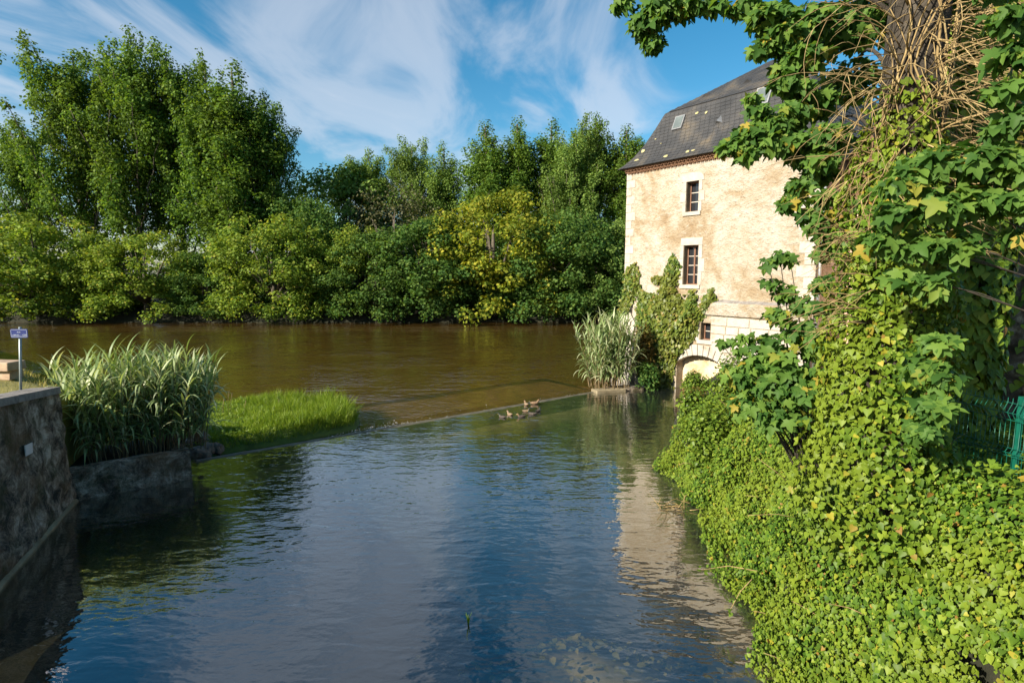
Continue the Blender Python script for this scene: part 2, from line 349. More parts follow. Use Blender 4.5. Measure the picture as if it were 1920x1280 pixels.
g = lambda *c: c
M['poplar'] = foliage('poplar_leaves', [(0, g(0.048, 0.107, 0.018)), (.5, g(0.093, 0.186, 0.030)), (.85, g(0.159, 0.271, 0.045)), (1, g(0.224, 0.317, 0.057))], .42, .6, .5, .12, .14, (.09, .13, .016))
M['poplar_b'] = foliage('pale_poplar_leaves', [(0, g(0.076, 0.150, 0.031)), (.5, g(0.150, 0.253, 0.053)), (1, g(0.264, 0.374, 0.088))], .42, .6, .4, .12, .14, (.1, .14, .03))
M['maple'] = foliage('riverside_maple_leaves', [(0, g(0.083, 0.154, 0.023)), (.5, g(0.167, 0.271, 0.038)), (.9, g(0.281, 0.374, 0.056)), (1, g(0.410, 0.374, 0.075))], .42, .6, .4, .2, .14, (.17, .2, .025))
M['gold'] = foliage('yellowing_maple_leaves', [(0, g(0.114, 0.179, 0.020)), (.5, g(0.244, 0.293, 0.029)), (1, g(0.439, 0.406, 0.049))], .42, .6, .6, .22, .14, (.06, .1, .014))
M['dark'] = foliage('dark_alder_leaves', [(0, g(0.034, 0.090, 0.021)), (.5, g(0.073, 0.161, 0.034)), (1, g(0.161, 0.246, 0.053))], .42, .6, .4, .3, .14, (.07, .11, .018))
M['grey'] = foliage('greyish_willow_leaves', [(0, g(.06, .065, .025)), (.5, g(.10, .105, .045)), (1, g(.15, .15, .07))], .3, .6)
M['ivy'] = foliage('ivy_leaves', [(0, g(0.033, 0.083, 0.009)), (.45, g(0.083, 0.160, 0.014)), (.8, g(0.138, 0.220, 0.020)), (.955, g(0.209, 0.275, 0.029)), (.975, g(0.363, 0.308, 0.033)), (1, g(0.220, 0.099, 0.033))], .25, .5, .6, .9, .22, (.18, .23, .02))
M['ivy_far'] = foliage('wall_ivy_leaves', [(0, g(0.046, 0.091, 0.016)), (.5, g(0.104, 0.163, 0.023)), (.9, g(0.195, 0.234, 0.039)), (1, g(0.312, 0.221, 0.065))], .25, .45, .5, .6, .4, (.14, .14, .02))
M['syc'] = foliage('sycamore_leaves', [(0, g(0.042, 0.108, 0.021)), (.5, g(0.090, 0.187, 0.036)), (.93, g(0.150, 0.255, 0.044)), (1, g(0.389, 0.299, 0.044))], .45, .55, 0, .3, .18)
M['lime'] = foliage('bush_leaves', [(0, g(.06, .12, .012)), (.5, g(.12, .2, .02)), (1, g(.2, .27, .035))], .35, .45)
M['rust'] = foliage('rusty_shrub_leaves', [(0, g(.06, .06, .012)), (.5, g(.14, .11, .02)), (1, g(.24, .13, .035))], .3, .5)
M['reed'] = foliage('variegated_reed_leaves', [(0, g(.12, .19, .06)), (.35, g(.23, .325, .125)), (.7, g(.38, .46, .23)), (1, g(.52, .56, .36))], .35, .45)
M['reed_dry'] = foliage('dry_reed_stems', [(0, g(.13, .10, .05)), (1, g(.26, .19, .1))], .1, .7)
M['grass'] = foliage('lush_grass', [(0, g(.09, .17, .012)), (.5, g(.17, .27, .02)), (1, g(.29, .36, .045))], .42, .45)
M['drygrass'] = foliage('dry_grass', [(0, g(.18, .19, .04)), (.5, g(.30, .27, .07)), (1, g(.4, .34, .12))], .3, .6)

# ================================================================== SETTING
W0 = on_z(368, 864)[:2]; W1 = on_z(1095, 738)[:2]; WD = (W1 - W0) / np.linalg.norm(W1 - W0); WN = np.array([-WD[1], WD[0]])
if WN[1] < 0: WN = -WN                       # towards the river
W1e = W1 + WD * 1.9                          # the weir runs on under the reed clump to the mill
RZ = -0.3
# mill footprint: corner, direction along the front wall (towards the viewer's right), direction inwards
C0 = np.array([5.82, 29.0]); EX = np.array([0.6, -0.8]); EY = np.array([0.8, 0.6]); MW, MD = 9.5, 9.3
def fw(t, d, z): p = C0 + EX * t + EY * d; return (p[0], p[1], z)
def fac(u, v, d=0.0):
    r = ray(u, v); o = C0 + EY * d; k = (o @ EY) / (r[:2] @ EY); p = r * k
    return float((p[:2] - o) @ EX), float(p[2] + CAMZ)

# bed under both waters
nx, ny = 110, 120; V = []; Fs = []
for j in range(ny + 1):
    for i in range(nx + 1):
        x = -16 + 34 * i / nx; y = -6 + 40 * j / ny
        d = (np.array([x, y]) - W0) @ WN
        z = -1.5 + 0.12 * nz(x, y, 0, .8)
        z += 1.28 * math.exp(-(((x - 1.1) / 1.7) ** 2 + ((y - 7.7) / 1.25) ** 2))
        z += 0.7 * math.exp(-((x - 4.2) / 0.9) ** 2)
        if d > -1.5: z = max(z, -1.5 + 1.1 * smooth((d + 1.5) / 1.5)) if d < 0 else -0.42 - 0.05 * d + 0.03 * nz(x, y, 0, 1.5) if d < 5 else -0.67 - 0.25 * min(d - 5, 4)
        V.append((x, y, z))
for j in range(ny):
    for i in range(nx): a = j * (nx + 1) + i; Fs.append((a, a + 1, a + nx + 2, a + nx + 1))
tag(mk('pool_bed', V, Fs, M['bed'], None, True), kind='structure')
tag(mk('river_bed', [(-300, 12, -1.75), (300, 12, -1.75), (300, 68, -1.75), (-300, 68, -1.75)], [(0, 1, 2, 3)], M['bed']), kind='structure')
# pool surface
pool = [(-16, -6), (17, -6), (17, 20.5), tuple(C0 + EX * 0.2 + EY * 0.3), tuple(W1e), tuple(W0), (-9.6, 16.2), (-16, 16.2)]
tag(mk('mill_pool', [(x, y, 0) for x, y in pool], [tuple(range(len(pool)))], M['pool']), kind='structure')
# river surface with the thin sheet spilling off the weir
V = []; Fs = []; prof = [(0.10, -0.035), (0.3, -0.085), (0.8, -0.20), (1.6, -0.27), (2.6, -.285), (5.2, RZ)]; ns = 40
for i in range(ns + 1):
    p = W0 + (W1e - W0) * i / ns
    for d, z in prof:
        q = p + WN * d; V.append((q[0], q[1], z + 0.012 * nz(q[0], q[1], 3, 2.2)))
k = len(prof)
for i in range(ns):
    for j in range(k - 1): a = i * k + j; Fs.append((a, a + k, a + k + 1, a + 1))
b0 = len(V); outer = [(6.3, 30.2), (14, 40), (300, 40), (300, 68), (-300, 68), (-300, 17), (-12, 17)]
V += [(x, y, RZ) for x, y in outer]
Fs.append(tuple([i * k + k - 1 for i in range(ns + 1)] + [b0 + q for q in range(len(outer))]))
Fs.append(tuple([ns * k, b0] + [ns * k + j for j in range(k - 1, 0, -1)]))
tag(mk('river', V, Fs, [M['river'], M['spill']], None, False, True, [1] * (len(Fs) - 2) + [0, 0]), kind='structure')
AV = []
for i in range(31):
    p = W0 + (W1e - W0) * i / 30
    for d, z in ((.55, -.315), (1.5, -.37), (3.0, -.40), (5.0 + .5 * nz(p[0], p[1], 0, .6), -.44), (8.5, -.9)): q = p + WN * d; AV.append((q[0], q[1], z + .03 * nz(q[0], q[1], 2, 1.1)))
tag(mk('weir_apron', AV, [(i * 5 + j, i * 5 + 5 + j, i * 5 + 6 + j, i * 5 + 1 + j) for i in range(30) for j in range(4)], M['apron'], None, True), kind='structure')

# far bank and the plain beyond
V = []; Fs = []; rows = [(64.0, -0.7), (65.2, 0.0), (67.0, 0.9), (72, 1.3), (110, 1.6), (900, 2.0)]; xs = np.linspace(-140, 140, 60).tolist()
xs = [-1200] + xs + [1200]
for y, z in rows:
    for x in xs: V.append((x, y + (0.9 * nz(x, y, 0, .12) if y < 70 else 0), z + 0.25 * nz(x, y, 1, .2) * (z > 0.5)))
for j in range(len(rows) - 1):
    for i in range(len(xs) - 1): a = j * len(xs) + i; Fs.append((a, a + 1, a + len(xs) + 1, a + len(xs)))
tag(mk('far_bank', V, Fs, M['earth'], None, True), kind='structure')

# right bank: steep slope from the waterline up to a plateau
YW = [-6, 3, 7.5, 9, 11.5, 13.4, 14.8, 17, 20, 23, 26, 30]; XW = [4.0, 4.2, 4.3, 4.5, 4.85, 5.0, 4.75, 5.15, 5.85, 7.0, 9.0, 12]
YH = [-6, 9, 12, 15, 18, 22, 26, 40]; HH = [2.75, 2.75, 2.4, 1.7, 1.2, 1.0, 1.0, 1.2]
def bank_z(x, y):
    x = np.asarray(x, float); y = np.asarray(y, float)
    s = x - np.interp(y, YW, XW); H = np.interp(y, YH, HH); k_ = np.clip((s + 0.2) / 1.45, 0, 1)
    return -0.5 + (H + 0.5) * (1 - (1 - k_) ** 1.7) + 0.03 * np.maximum(s - 1.2, 0) - 0.6 * (s < -0.2)
V = []; Fs = []; ys = np.linspace(-6, 40, 93); ss = [-.6, -.2, 0, .2, .4, .6, .8, 1.0, 1.25, 1.6, 2.2, 3, 4, 6, 9, 14, 25, 60]
for y in ys:
    for s in ss:
        x = np.interp(y, YW, XW) + s; V.append((x, y, float(bank_z(x, y)) + 0.1 * nz(x, y, 2, .9)))
for j in range(len(ys) - 1):
    for i in range(len(ss) - 1): a = j * len(ss) + i; Fs.append((a, a + 1, a + len(ss) + 1, a + len(ss)))
tag(mk('right_bank', V, Fs, M['earth'], None, True), kind='structure')

# left bank with its dry lawn
LA, LB = np.array([-11.3, 14.2]), np.array([-17.0, 18.6]); LD = (LB - LA) / np.linalg.norm(LB - LA); LN = np.array([LD[1], -LD[0]])
if LN[1] < 0: LN = -LN
V = []; Fs = []; us = np.linspace(-2.2, 60, 70); dsn = [-14, -8, -5, -3, -2, -1.2, -.6, 0, .4, .9, 1.5, 2.4]; zs = [2.85, 2.85, 2.8, 2.76, 2.72, 2.66, 2.55, 2.35, 1.9, 1.0, 0, -.9]
for a_ in us:
    for d, z in zip(dsn, zs):
        p = LA + LD * a_ + LN * d; V.append((p[0], p[1], z + 0.05 * nz(p[0], p[1], 0, .8)))
for j in range(len(us) - 1):
    for i in range(len(dsn) - 1): a = j * len(dsn) + i; Fs.append((a, a + 1, a + len(dsn) + 1, a + len(dsn)))
# keep the lawn behind the quay wall
QB = [on_z(0, 1085)[:2], on_z(131, 941)[:2]]; QD = (QB[0] - QB[1]) / np.linalg.norm(QB[0] - QB[1]); QN = np.array([-QD[1], QD[0]])
if QN[0] > 0: QN = -QN                       # away from the water
V = [(v if (np.array(v[:2]) - QB[1]) @ QN > 0.2 else tuple(np.array(v[:2]) + QN * (0.2 - (np.array(v[:2]) - QB[1]) @ QN)) + (v[2],)) for v in V]
tag(mk('left_lawn', V, Fs, M['lawn'], None, True), kind='structure')
bl = [blade_t(80, 40, 3, .05), blade_t(70, 60, 3, .05)]
n = 9000; a_ = rng.random(n) * 16 - 1; d = -rng.random(n) ** 1.3 * 5.5 + .7
P2 = LA + LD * a_[:, None] + LN * d[:, None]; ok = (P2 - QB[1]) @ QN > .55; P2 = P2[ok]
z = np.interp((P2 - LA) @ LN, dsn, zs); P = np.column_stack([P2, z - .02]); yaw = rng.random(len(P)) * 6.283
R = frames(np.column_stack([rng.normal(size=(len(P), 2)) * .2, np.ones(len(P))]), np.column_stack([np.cos(yaw), np.sin(yaw), np.zeros(len(P))]))
S = (.05 + .07 * rng.random(len(P))) * np.where((P2 - LA) @ LN > -.5, 2.2, 1)
tag(merge_leaves('lawn_grass', bl[0], P, R, S, M['drygrass']), 'short dry yellow grass on the lawn behind the quay wall', 'grass', kind='stuff')

# ------------------------------------------------------------------ weir
V, Fs = [], []
for i in range(41):
    p = W0 + (W1e - W0) * i / 40; j = 0.018 * nz(p[0], p[1], 5, 1.7)
    for d, z in ((-.32, -.5), (-.30, -.045), (-.06, .018 + j), (.1, .012 + j), (.2, -.07), (.6, -.30), (1.7, -.42), (1.75, -1.2)):
        q = p + WN * d; V.append((q[0], q[1], z))
for i in range(40):
    for j in range(7): a = i * 8 + j; Fs.append((a, a + 8, a + 9, a + 1))
we = mk('weir', V, Fs, [M['weir'], M['apron']], None, True, True, [1 if (i % 7) >= 4 else 0 for i in range(280)])
tag(we, 'low stone weir crossing between the pool and the brown river', 'weir')

# ================================================================== QUAY WALL, PLANTER, SIGN, BENCH
q1 = QB[1]; zt0, zt1 = 3.26, 2.83
qw = thing('quay_wall', (*q1, 0), 'dark mossy stone quay wall dropping into the pool at left', 'wall')
V = []; Fs = []; L = 14.0; nn = 110; hh = [(-.9, 0.14)] + [(z_, .12 - .05 * z_) for z_ in np.linspace(0, 2.5, 16)]
for i in range(nn + 1):
    s = L * i / nn; p = q1 + QD * s; top = zt1 + (zt0 - zt1) * s / 3.66
    row = [(z, o) for z, o in hh] + [(top - .16, 0.0)]
    for z, o in row:
        b = 0.06 * nz(p[0] * 2.1, p[1] * 2.1, z * 2.1) + .05 * nz(p[0] * 5, p[1] * 5, z * 5) if 0 < z < top - .3 else 0; q = p - QN * (o + b); V.append((q[0], q[1], min(z, top - .16)))
    for z, o in ((top - .16, .5), (-.9, .5)): q = p + QN * o; V.append((q[0], q[1], z))
k = len(hh) + 3
for i in range(nn):
    for j in range(k - 1): a = i * k + j; Fs.append((a, a + 1, a + k + 1, a + k))
Fs.append(tuple(range(k)))
mk('masonry', V, Fs, M['quay'], qw)
s = 0.0; ci = 0
while s < L - .2:                              # coping stones, one by one
    ln = 0.75 + 0.5 * random.random(); e = min(s + ln, L) - .012; vv = []
    for ss_ in (s, e):
        p = q1 + QD * ss_; top = zt1 + (zt0 - zt1) * ss_ / 3.66
        for o, z in ((-.045, top - .158), (.53, top - .158), (.53, top + .012 * random.random()), (-.04, top - .012 + .012 * random.random())): q = p + QN * o; vv.append((q[0], q[1], z))
    mk('coping_stone', vv, [(0, 1, 2, 3), (7, 6, 5, 4), (0, 4, 5, 1), (1, 5, 6, 2), (2, 6, 7, 3), (3, 7, 4, 0)], M['coping'], qw); s += ln
V = []
for i in range(30):
    p = q1 + QD * (L * i / 29); j = .03 * nz(p[0], p[1], 0, 2)
    for o, z in ((-.12, -.6), (-.19 - j, -.6), (-.18 - j, .04 + j), (-.12, .09 + j)): q = p + QN * o; V.append((q[0], q[1], z))
mk('footing', V, [(i * 4 + j, i * 4 + (j + 1) % 4, i * 4 + 4 + (j + 1) % 4, i * 4 + 4 + j) for i in range(29) for j in range(4)], M['tide'], qw)
# white square plate on the wall
def on_quay(u, v, off=.06):
    r = ray(u, v); kk = ((q1 - QN * off) @ QN) / (r[:2] @ QN); return r * kk + np.array([0, 0, CAMZ])
cs = [on_quay(*c, .10) for c in ((47, 835), (61, 829), (62, 848), (49, 855))]; bk = [c + np.array([*QN, 0]) * .015 for c in cs]
pl = mk('wall_plate', cs + bk, [(0, 1, 2, 3), (7, 6, 5, 4), (0, 4, 5, 1), (1, 5, 6, 2), (2, 6, 7, 3), (3, 7, 4, 0)], M['plate'])
tag(pl, 'small blank white square plate fixed to the quay wall', 'plate')

# planter ledge holding the reeds
PA = on_z(131, 941)[:2]; PB = on_z(360, 896)[:2]; PD = (PB - PA) / np.linalg.norm(PB - PA); PN = np.array([-PD[1], PD[0]])
if PN[1] < 0: PN = -PN
PL = float(np.linalg.norm(PB - PA))
pt = thing('stone_planter', (*PA, 0), 'low mossy stone planter ledge under the left reed clump', 'planter')
V = []; nn = 16
for i in range(nn + 1):
    p = PA + PD * (PL * i / nn)
    for o, z in ((-.06, -.8), (-.03, 0), (.0, .35), (.02, .70), (.06, .76), (.34, .77), (.36, .6)):
        b = .03 * nz(p[0] * 3, p[1] * 3, z * 3); q = p + PN * (o + b); V.append((q[0], q[1], z + .04 * nz(p[0] * 2, p[1] * 2, 9) * (z > .5)))
k = 7; Fs = [(i * k + j, i * k + k + j, i * k + k + j + 1, i * k + j + 1) for i in range(nn) for j in range(k - 1)] + [tuple(range(k)), tuple(nn * k + j for j in range(k))]
mk('front_kerb', V, Fs, M['quay'], pt)
vv = []
for s_, e_ in ((PL - .36, PL),):
    for o in (.3, 2.6):
        for ss_ in (s_, e_):
            for z in (-.8, .70): q = PA + PD * ss_ + PN * o; vv.append((q[0], q[1], z))
mk('end_kerb', vv, [(0, 1, 3, 2), (4, 6, 7, 5), (0, 4, 5, 1), (2, 3, 7, 6), (1, 5, 7, 3), (0, 2, 6, 4)], M['quay'], pt)
vv = [(*(PA + PD * a + PN * b), .62) for a, b in ((-.3, .2), (PL - .3, .2), (PL - .3, 2.6), (-.3, 2.6))]
mk('soil', vv, [(0, 1, 2, 3)], M['earth'], pt)

# street sign
sp = at_d(36, 726, 12.2); sg = thing('street_sign', (sp[0], sp[1], 2.7), 'blue enamel street name sign on a grey post behind the quay wall', 'sign')
top = at_d(38, 613, 12.2)
tube('post', [(sp[0], sp[1], 2.6), (top[0] - .005, sp[1], top[2])], .027, M['post'], sg, 10)
a = at_d(19.5, 616.5, 12.15); b = at_d(53.5, 633, 12.15); w_, h_ = (b[0] - a[0]) / 2, (a[2] - b[2]) / 2; pc = np.array([(a[0] + b[0]) / 2, 12.15, (a[2] + b[2]) / 2])
def rrect(w, h, r, y0, y1):
    pts = []
    for cx, cz, a0 in ((w - r, h - r, 0), (-w + r, h - r, 90), (-w + r, -h + r, 180), (w - r, -h + r, 270)):
        for q in range(5): t = rad(a0 + 22.5 * q); pts.append((cx + r * math.cos(t), cz + r * math.sin(t)))
    n_ = len(pts); V = [(pc[0] + x, pc[1] + y, pc[2] + z_) for y in (y0, y1) for x, z_ in pts]
    return V, [tuple(range(n_)), tuple(range(2 * n_ - 1, n_ - 1, -1))] + [(i, n_ + i, n_ + (i + 1) % n_, (i + 1) % n_) for i in range(n_)]
mk('plate', *rrect(w_, h_, .025, -.012, .0), M['sign_blue'], sg)
def ring(w, h, t, y):
    V1, _ = rrect(w, h, .02, y, y); V2, _ = rrect(w - t, h - t, .015, y, y); V = V1[:20] + V2[:20]
    return V, [(i, (i + 1) % 20, 20 + (i + 1) % 20, 20 + i) for i in range(20)]
mk('border', *ring(w_ - .014, h_ - .014, .005, -.0155), M['sign_white'], sg)
def text(body, size, x, z, name, parent, align='CENTER'):
    cu = bpy.data.curves.new(name, 'FONT'); cu.body = body; cu.size = size; cu.align_x = align; cu.extrude = 0.0008
    o = bpy.data.objects.new(name, cu); me = bpy.data.meshes.new_from_object(o); bpy.data.objects.remove(o)
    me.transform(Matrix.Translation((x, pc[1] - .0165, z)) @ Matrix.Rotation(math.pi / 2, 4, 'X')); return add_mesh(name, me, M['sign_white'], parent)
text('RUE', .042, pc[0], pc[2] + h_ * .12, 'lettering', sg)
tx = pc[0] - w_ * .86
for body, size, wd in (('DES', .03, .12), ('BERGES', .05, .36), ('DE LA', .026, .17), ('VÉZÈRE', .05, .35)):
    o = text(body, size, tx, pc[2] - h_ * .58, 'lettering', sg, 'LEFT'); o.scale.x = wd * 2 * w_ * .86 / max(o.dimensions.x, .001)
    bx_ = [c[0] for c in o.bound_box]; o.location.x = tx - min(bx_) * o.scale.x; tx += wd * 2 * w_ * .86 + .006

# stone bench
bp_ = at_d(20, 700, 15.0); bz = 2.72
bn = thing('stone_bench', (bp_[0] - .6, 15.0, bz), 'rough stone slab bench on the lawn at the left edge', 'bench')
def rough_box(name, c, hx, hy, z0, z1, mat, parent, rot=0.0, jit=.02):
    V = []; ca, sa = math.cos(rot), math.sin(rot)
    for x, y, z in box8(-hx, hx, -hy, hy, z0, z1):
        x += jit * random.uniform(-1, 1); y += jit * random.uniform(-1, 1); z += jit * .5 * random.uniform(-1, 1)
        V.append((c[0] + x * ca - y * sa, c[1] + x * sa + y * ca, z))
    o = mk(name, V, BOXF, mat, parent); md = o.modifiers.new('bevel', 'BEVEL'); md.width = .02; md.segments = 2; return o
bc = at_d(40, 700, 15.0); slabx = bc[0] - .95
rough_box('seat_slab', (slabx, 15.0), .95, .26, bz + .16, bz + .40, M['bench'], bn, -.12)
rough_box('support_block', (slabx + .5, 15.02), .36, .2, bz - .1, bz + .157, M['bench'], bn, -.12)
rough_box('support_block', (slabx - .62, 15.1), .3, .2, bz - .1, bz + .157, M['bench'], bn, -.12)

# ================================================================== ISLAND, ROCKS
ip = [(352, 868), (420, 855), (540, 835), (662, 809), (672, 792), (640, 776), (560, 768), (470, 768), (400, 775), (330, 800), (300, 830)]
IP = [on_z(u, v, RZ)[:2] for u, v in ip]; ic = np.mean(IP, 0)
IP = [p if (p - W0) @ WN > .3 else p + WN * (.3 - (p - W0) @ WN) for p in IP]
V = [(*ic, .22)] + [(*(ic + (p - ic) * .72), .16) for p in IP] + [(*p, -.12) for p in IP] + [(*(ic + (p - ic) * 1.08), -.7) for p in IP]; n = len(IP)
Fs = [(0, 1 + i, 1 + (i + 1) % n) for i in range(n)]
for r_ in range(2): Fs += [(1 + r_ * n + i, 1 + (r_ + 1) * n + i, 1 + (r_ + 1) * n + (i + 1) % n, 1 + r_ * n + (i + 1) % n) for i in range(n)]
tag(mk('grass_island', V, Fs, M['islesoil'], None, True), kind='structure')
def inpoly(P, poly):
    x, y = P[:, 0], P[:, 1]; ins = np.zeros(len(P), bool); j = len(poly) - 1
    for i in range(len(poly)):
        xi, yi = poly[i]; xj, yj = poly[j]
        ins ^= ((yi > y) != (yj > y)) & (x < (xj - xi) * (y - yi) / (yj - yi + 1e-12) + xi); j = i
    return ins
ia = np.array(IP); lo, hi = ia.min(0), ia.max(0)
Q = lo + (hi - lo) * rng.random((60000, 2)); Q = Q[inpoly(Q, IP)][:26000]
e = np.min([np.linalg.norm(Q - (np.array(IP[i]) + (np.array(IP[(i + 1) % n]) - np.array(IP[i])) * t), axis=1) for i in range(n) for t in np.linspace(0, 1, 9)], axis=0)
uq, vq, _ = proj(np.column_stack([Q, np.zeros(len(Q))]))
tall = np.clip(smooth((uq - 430) / 90) * .5 + .25, .25, 1) * smooth(e / .5 + .35)
tall *= .75 + .7 * np.array([nz(q[0], q[1], 4, 1.0) + .6 * nz(q[0], q[1], 7, 2.6) for q in Q]); tall = np.maximum(tall, .08); tall += .35 * smooth((uq - 600) / 50)
yaw = rng.random(len(Q)) * 6.283
R = frames(np.column_stack([rng.normal(size=(len(Q), 2)) * .38, np.ones(len(Q))]), np.column_stack([np.cos(yaw), np.sin(yaw), np.zeros(len(Q))]))
S = np.clip(.10 + .72 * tall ** 1.4 * (.5 + .8 * rng.random(len(Q))), .08, 1.05); S3 = np.column_stack([np.full(len(S), .27) * (.7 + .6 * rng.random(len(S))), S, S])
P = np.column_stack([Q, np.where(e < .35, -.12 + .28 * e / .35, .16)])
tag(merge_leaves('island_grass', blade_t(84, 45, 4, .035), P, R, S3, M['grass']), 'lush bright green grass covering the small island beyond the weir', 'grass', kind='stuff')
wq = Q[rng.permutation(len(Q))[:2600]]; uw, _, _ = proj(np.column_stack([wq, np.zeros(len(wq))])); wq = wq[(uw < 520) | (rng.random(len(wq)) < .3)]; nw = len(wq)
P = np.column_stack([wq, .12 + .22 * rng.random(nw) * (1 + .8 * np.array([nz(q[0], q[1], 1, 1.4) for q in wq]))])
tag(merge_leaves('island_weeds', OVAL, P, frames(np.array([-.2, -.2, 1.]) + rand_unit(nw) * .7, rand_unit(nw)), .05 + .09 * rng.random(nw), M['lime']), 'broad leaved weeds mixed into the island grass', 'weeds', kind='stuff')
for i, (u, v, h) in enumerate([(418, 770, .75), (428, 768, 1.0), (433, 765, .85), (458, 768, .6), (520, 762, .55)]):
    p = on_z(u, v + 12, .1); o = tube('seed_stalk', [p, p + np.array([.03, 0, h * .6]), p + np.array([.09, .02, h])], [.008, .007, .012], M['reed_dry'], None, 4)
    tag(o, ['thin dry seed stalk at the far left of the island', 'tallest dry seed stalk standing above the island grass', 'dry seed stalk leaning beside the tallest one on the island', 'short dry seed stalk near the middle of the island', 'shortest dry seed stalk right of the island middle'][i], 'stalk', 'dry stalks on the island')
def rock(name, c, r, mat, label, squash=.7):
    import bmesh
    bm = bmesh.new(); bmesh.ops.create_icosphere(bm, subdivisions=3, radius=1.0)
    off = random.random() * 50
    for v_ in bm.verts:
        d = v_.co.normalized(); f = 1 + .38 * mnoise.noise(d * 1.3 + Vector((off, 0, 0))) + .14 * mnoise.noise(d * 3.6 + Vector((0, off, 0)))
        v_.co = Vector((d.x * f * r[0], d.y * f * r[1], d.z * f * r[2]))
    me = bpy.data.meshes.new(name); bm.to_mesh(me); bm.free()
    o = bpy.data.objects.new(name, me); COL.objects.link(o); o.location = c; me.materials.append(mat); WLOC[o] = Vector(c)
    return tag(o, label, 'rock', 'rocks beside the planter')
for (u, v, d, r), lb in zip([(372, 826, 17.3, (.42, .4, .36)), (372, 850, 16.4, (.36, .3, .3)), (392, 836, 17.0, (.22, .2, .2)), (407, 838, 17.1, (.17, .16, .2))],
        ['largest dark boulder behind the end of the stone planter', 'reddish brown boulder at the waterline beside the planter end', 'grey rock between the big boulder and the island grass', 'small pointed rock touching the island grass']):
    p = at_d(u, v, d); rock('rock', (p[0], p[1], max(p[2] - r[2] * .3, -.1)), r, M['rock'], lb)

# ================================================================== REEDS
def reeds(root, spots, hts, nleaf, lmin, lmax, sizew, zbase):
    tms = [blade_t(72, 95, 6, .05), blade_t(62, 130, 6, .05), blade_t(78, 60, 6, .045), blade_t(55, 150, 6, .05)]
    stem = MB(); LP = [[] for _ in tms]; LY = [[] for _ in tms]; LS = [[] for _ in tms]
    for (x, y), h in zip(spots, hts):
        lean = rng.normal(size=2) * .10; cdir = np.array([x, y]) - np.mean(spots, 0); lean += cdir * .10
        pts = [np.array([x, y, zbase]), np.array([x + lean[0] * .4 * h, y + lean[1] * .4 * h, zbase + h * .5]), np.array([x + lean[0] * h, y + lean[1] * h, zbase + h * .96])]
        stem.add(*tube_vf(pts, [.014, .011, .005], 4, False)); a0 = rng.random() * 6.28
        for i in range(nleaf):
            f = .14 + .86 * (i + rng.random() * .6) / nleaf
            if f > 1: f = 1
            p = pts[0] * (1 - f) ** 2 + 2 * f * (1 - f) * pts[1] + f * f * pts[2]
            k_ = int(rng.integers(0, 4)) if f < .85 else 2
            LP[k_].append(p); LY[k_].append(a0 + i * 2.9 + rng.normal() * .5)
            l = (lmin + (lmax - lmin) * rng.random()) * (1.0 if f < .8 else .85); LS[k_].append((sizew, l, l))
    stem.build('stems', M['reed_dry'], root)['kind'] = 'stuff'
    for k_, tm in enumerate(tms):
        P = np.array(LP[k_]); yw = np.array(LY[k_]); S = np.array(LS[k_]); nn_ = len(P)
        R = frames(np.column_stack([rng.normal(size=(nn_, 2)) * .12, np.ones(nn_)]), np.column_stack([np.cos(yw), np.sin(yw), np.zeros(nn_)]))
        leaves_split(root, tm, P, R, S, M['reed'], 75, 'leaf_blade', 'leaf_mass')
base = PA + PD * PL * .5 + PN * 1.2
rd = thing('giant_reed', (*base, .62), 'big variegated reed clump growing in the stone planter at left', 'reed', 'variegated reed clumps')
n = 190; a_ = .4 + (PL + .1) * rng.random(n); b_ = .42 + 1.75 * rng.random(n); spots = PA + PD * a_[:, None] + PN * b_[:, None]
reeds(rd, spots, 1.8 + .65 * rng.random(n) + .35 * np.sin(np.pi * np.clip(a_ / (PL + .3), 0, 1)), 16, .6, 1.0, .85, .62)
rp = on_z(1150, 736)
rb = thing('giant_reed', (rp[0], rp[1], 0), 'tall pale reed clump at the water by the mill corner', 'reed', 'variegated reed clumps')
n = 110; th = rng.random(n) * 6.283; rr = np.sqrt(rng.random(n)); spots = np.array([rp[0] - .1, rp[1] + .75]) + np.column_stack([np.cos(th) * rr * 1.0, np.sin(th) * rr * .7])
reeds(rb, spots, 2.2 + 1.3 * rng.random(n), 14, .65, 1.1, 1.0, .12)
blk = thing('stone_block', (rp[0], rp[1], -.3), 'small stone ledge at the water under the right reed clump', 'ledge')
rough_box('ledge_stone', (rp[0] - .15, rp[1] + .25), .75, .3, -.6, .13, M['tide'], blk, .3, .04)
rough_box('ledge_stone', (rp[0] + .6, rp[1] + .75), .9, .45, -.6, .1, M['quay'], blk, .3, .04)

# ================================================================== MILL
mill = thing('mill_house', fw(0, 0, 0), 'tall old water mill with ochre rendered wall and slate mansard roof', 'mill')
def wrect(u0, v0, u1, v1):
    um = (u0 + u1) / 2; a, _ = fac(u0, (v0 + v1) / 2); b, _ = fac(u1, (v0 + v1) / 2); _, z1 = fac(um, v0); _, z0 = fac(um, v1); return [a, b, z0, z1]
WIN1 = wrect(1286.5, 340, 1310, 397); WIN2 = wrect(1281, 460, 1309, 534); WIN3 = wrect(1313, 605, 1332, 638)
ZE = fac(1176, 322)[1]
ta0, zsp = fac(1269, 677); ta1, _ = fac(1361, 684); _, zcr = fac(1312, 665.5)
ta1 = max(ta1, ta0 + 2.2)
ZL = fac(1335, 566)[1]; ZC = fac(1335, 592)[1]      # ledge and top of the white stone courses
DEP = 0.42
holes = [WIN1, WIN2, WIN3, [ta0, ta1, -1.0, zcr + .03]]
ts = sorted({0, MW, *[h[0] for h in holes], *[h[1] for h in holes]}); zs_ = sorted({-1.0, ZE, *[h[2] for h in holes], *[h[3] for h in holes]})
wb = MB()
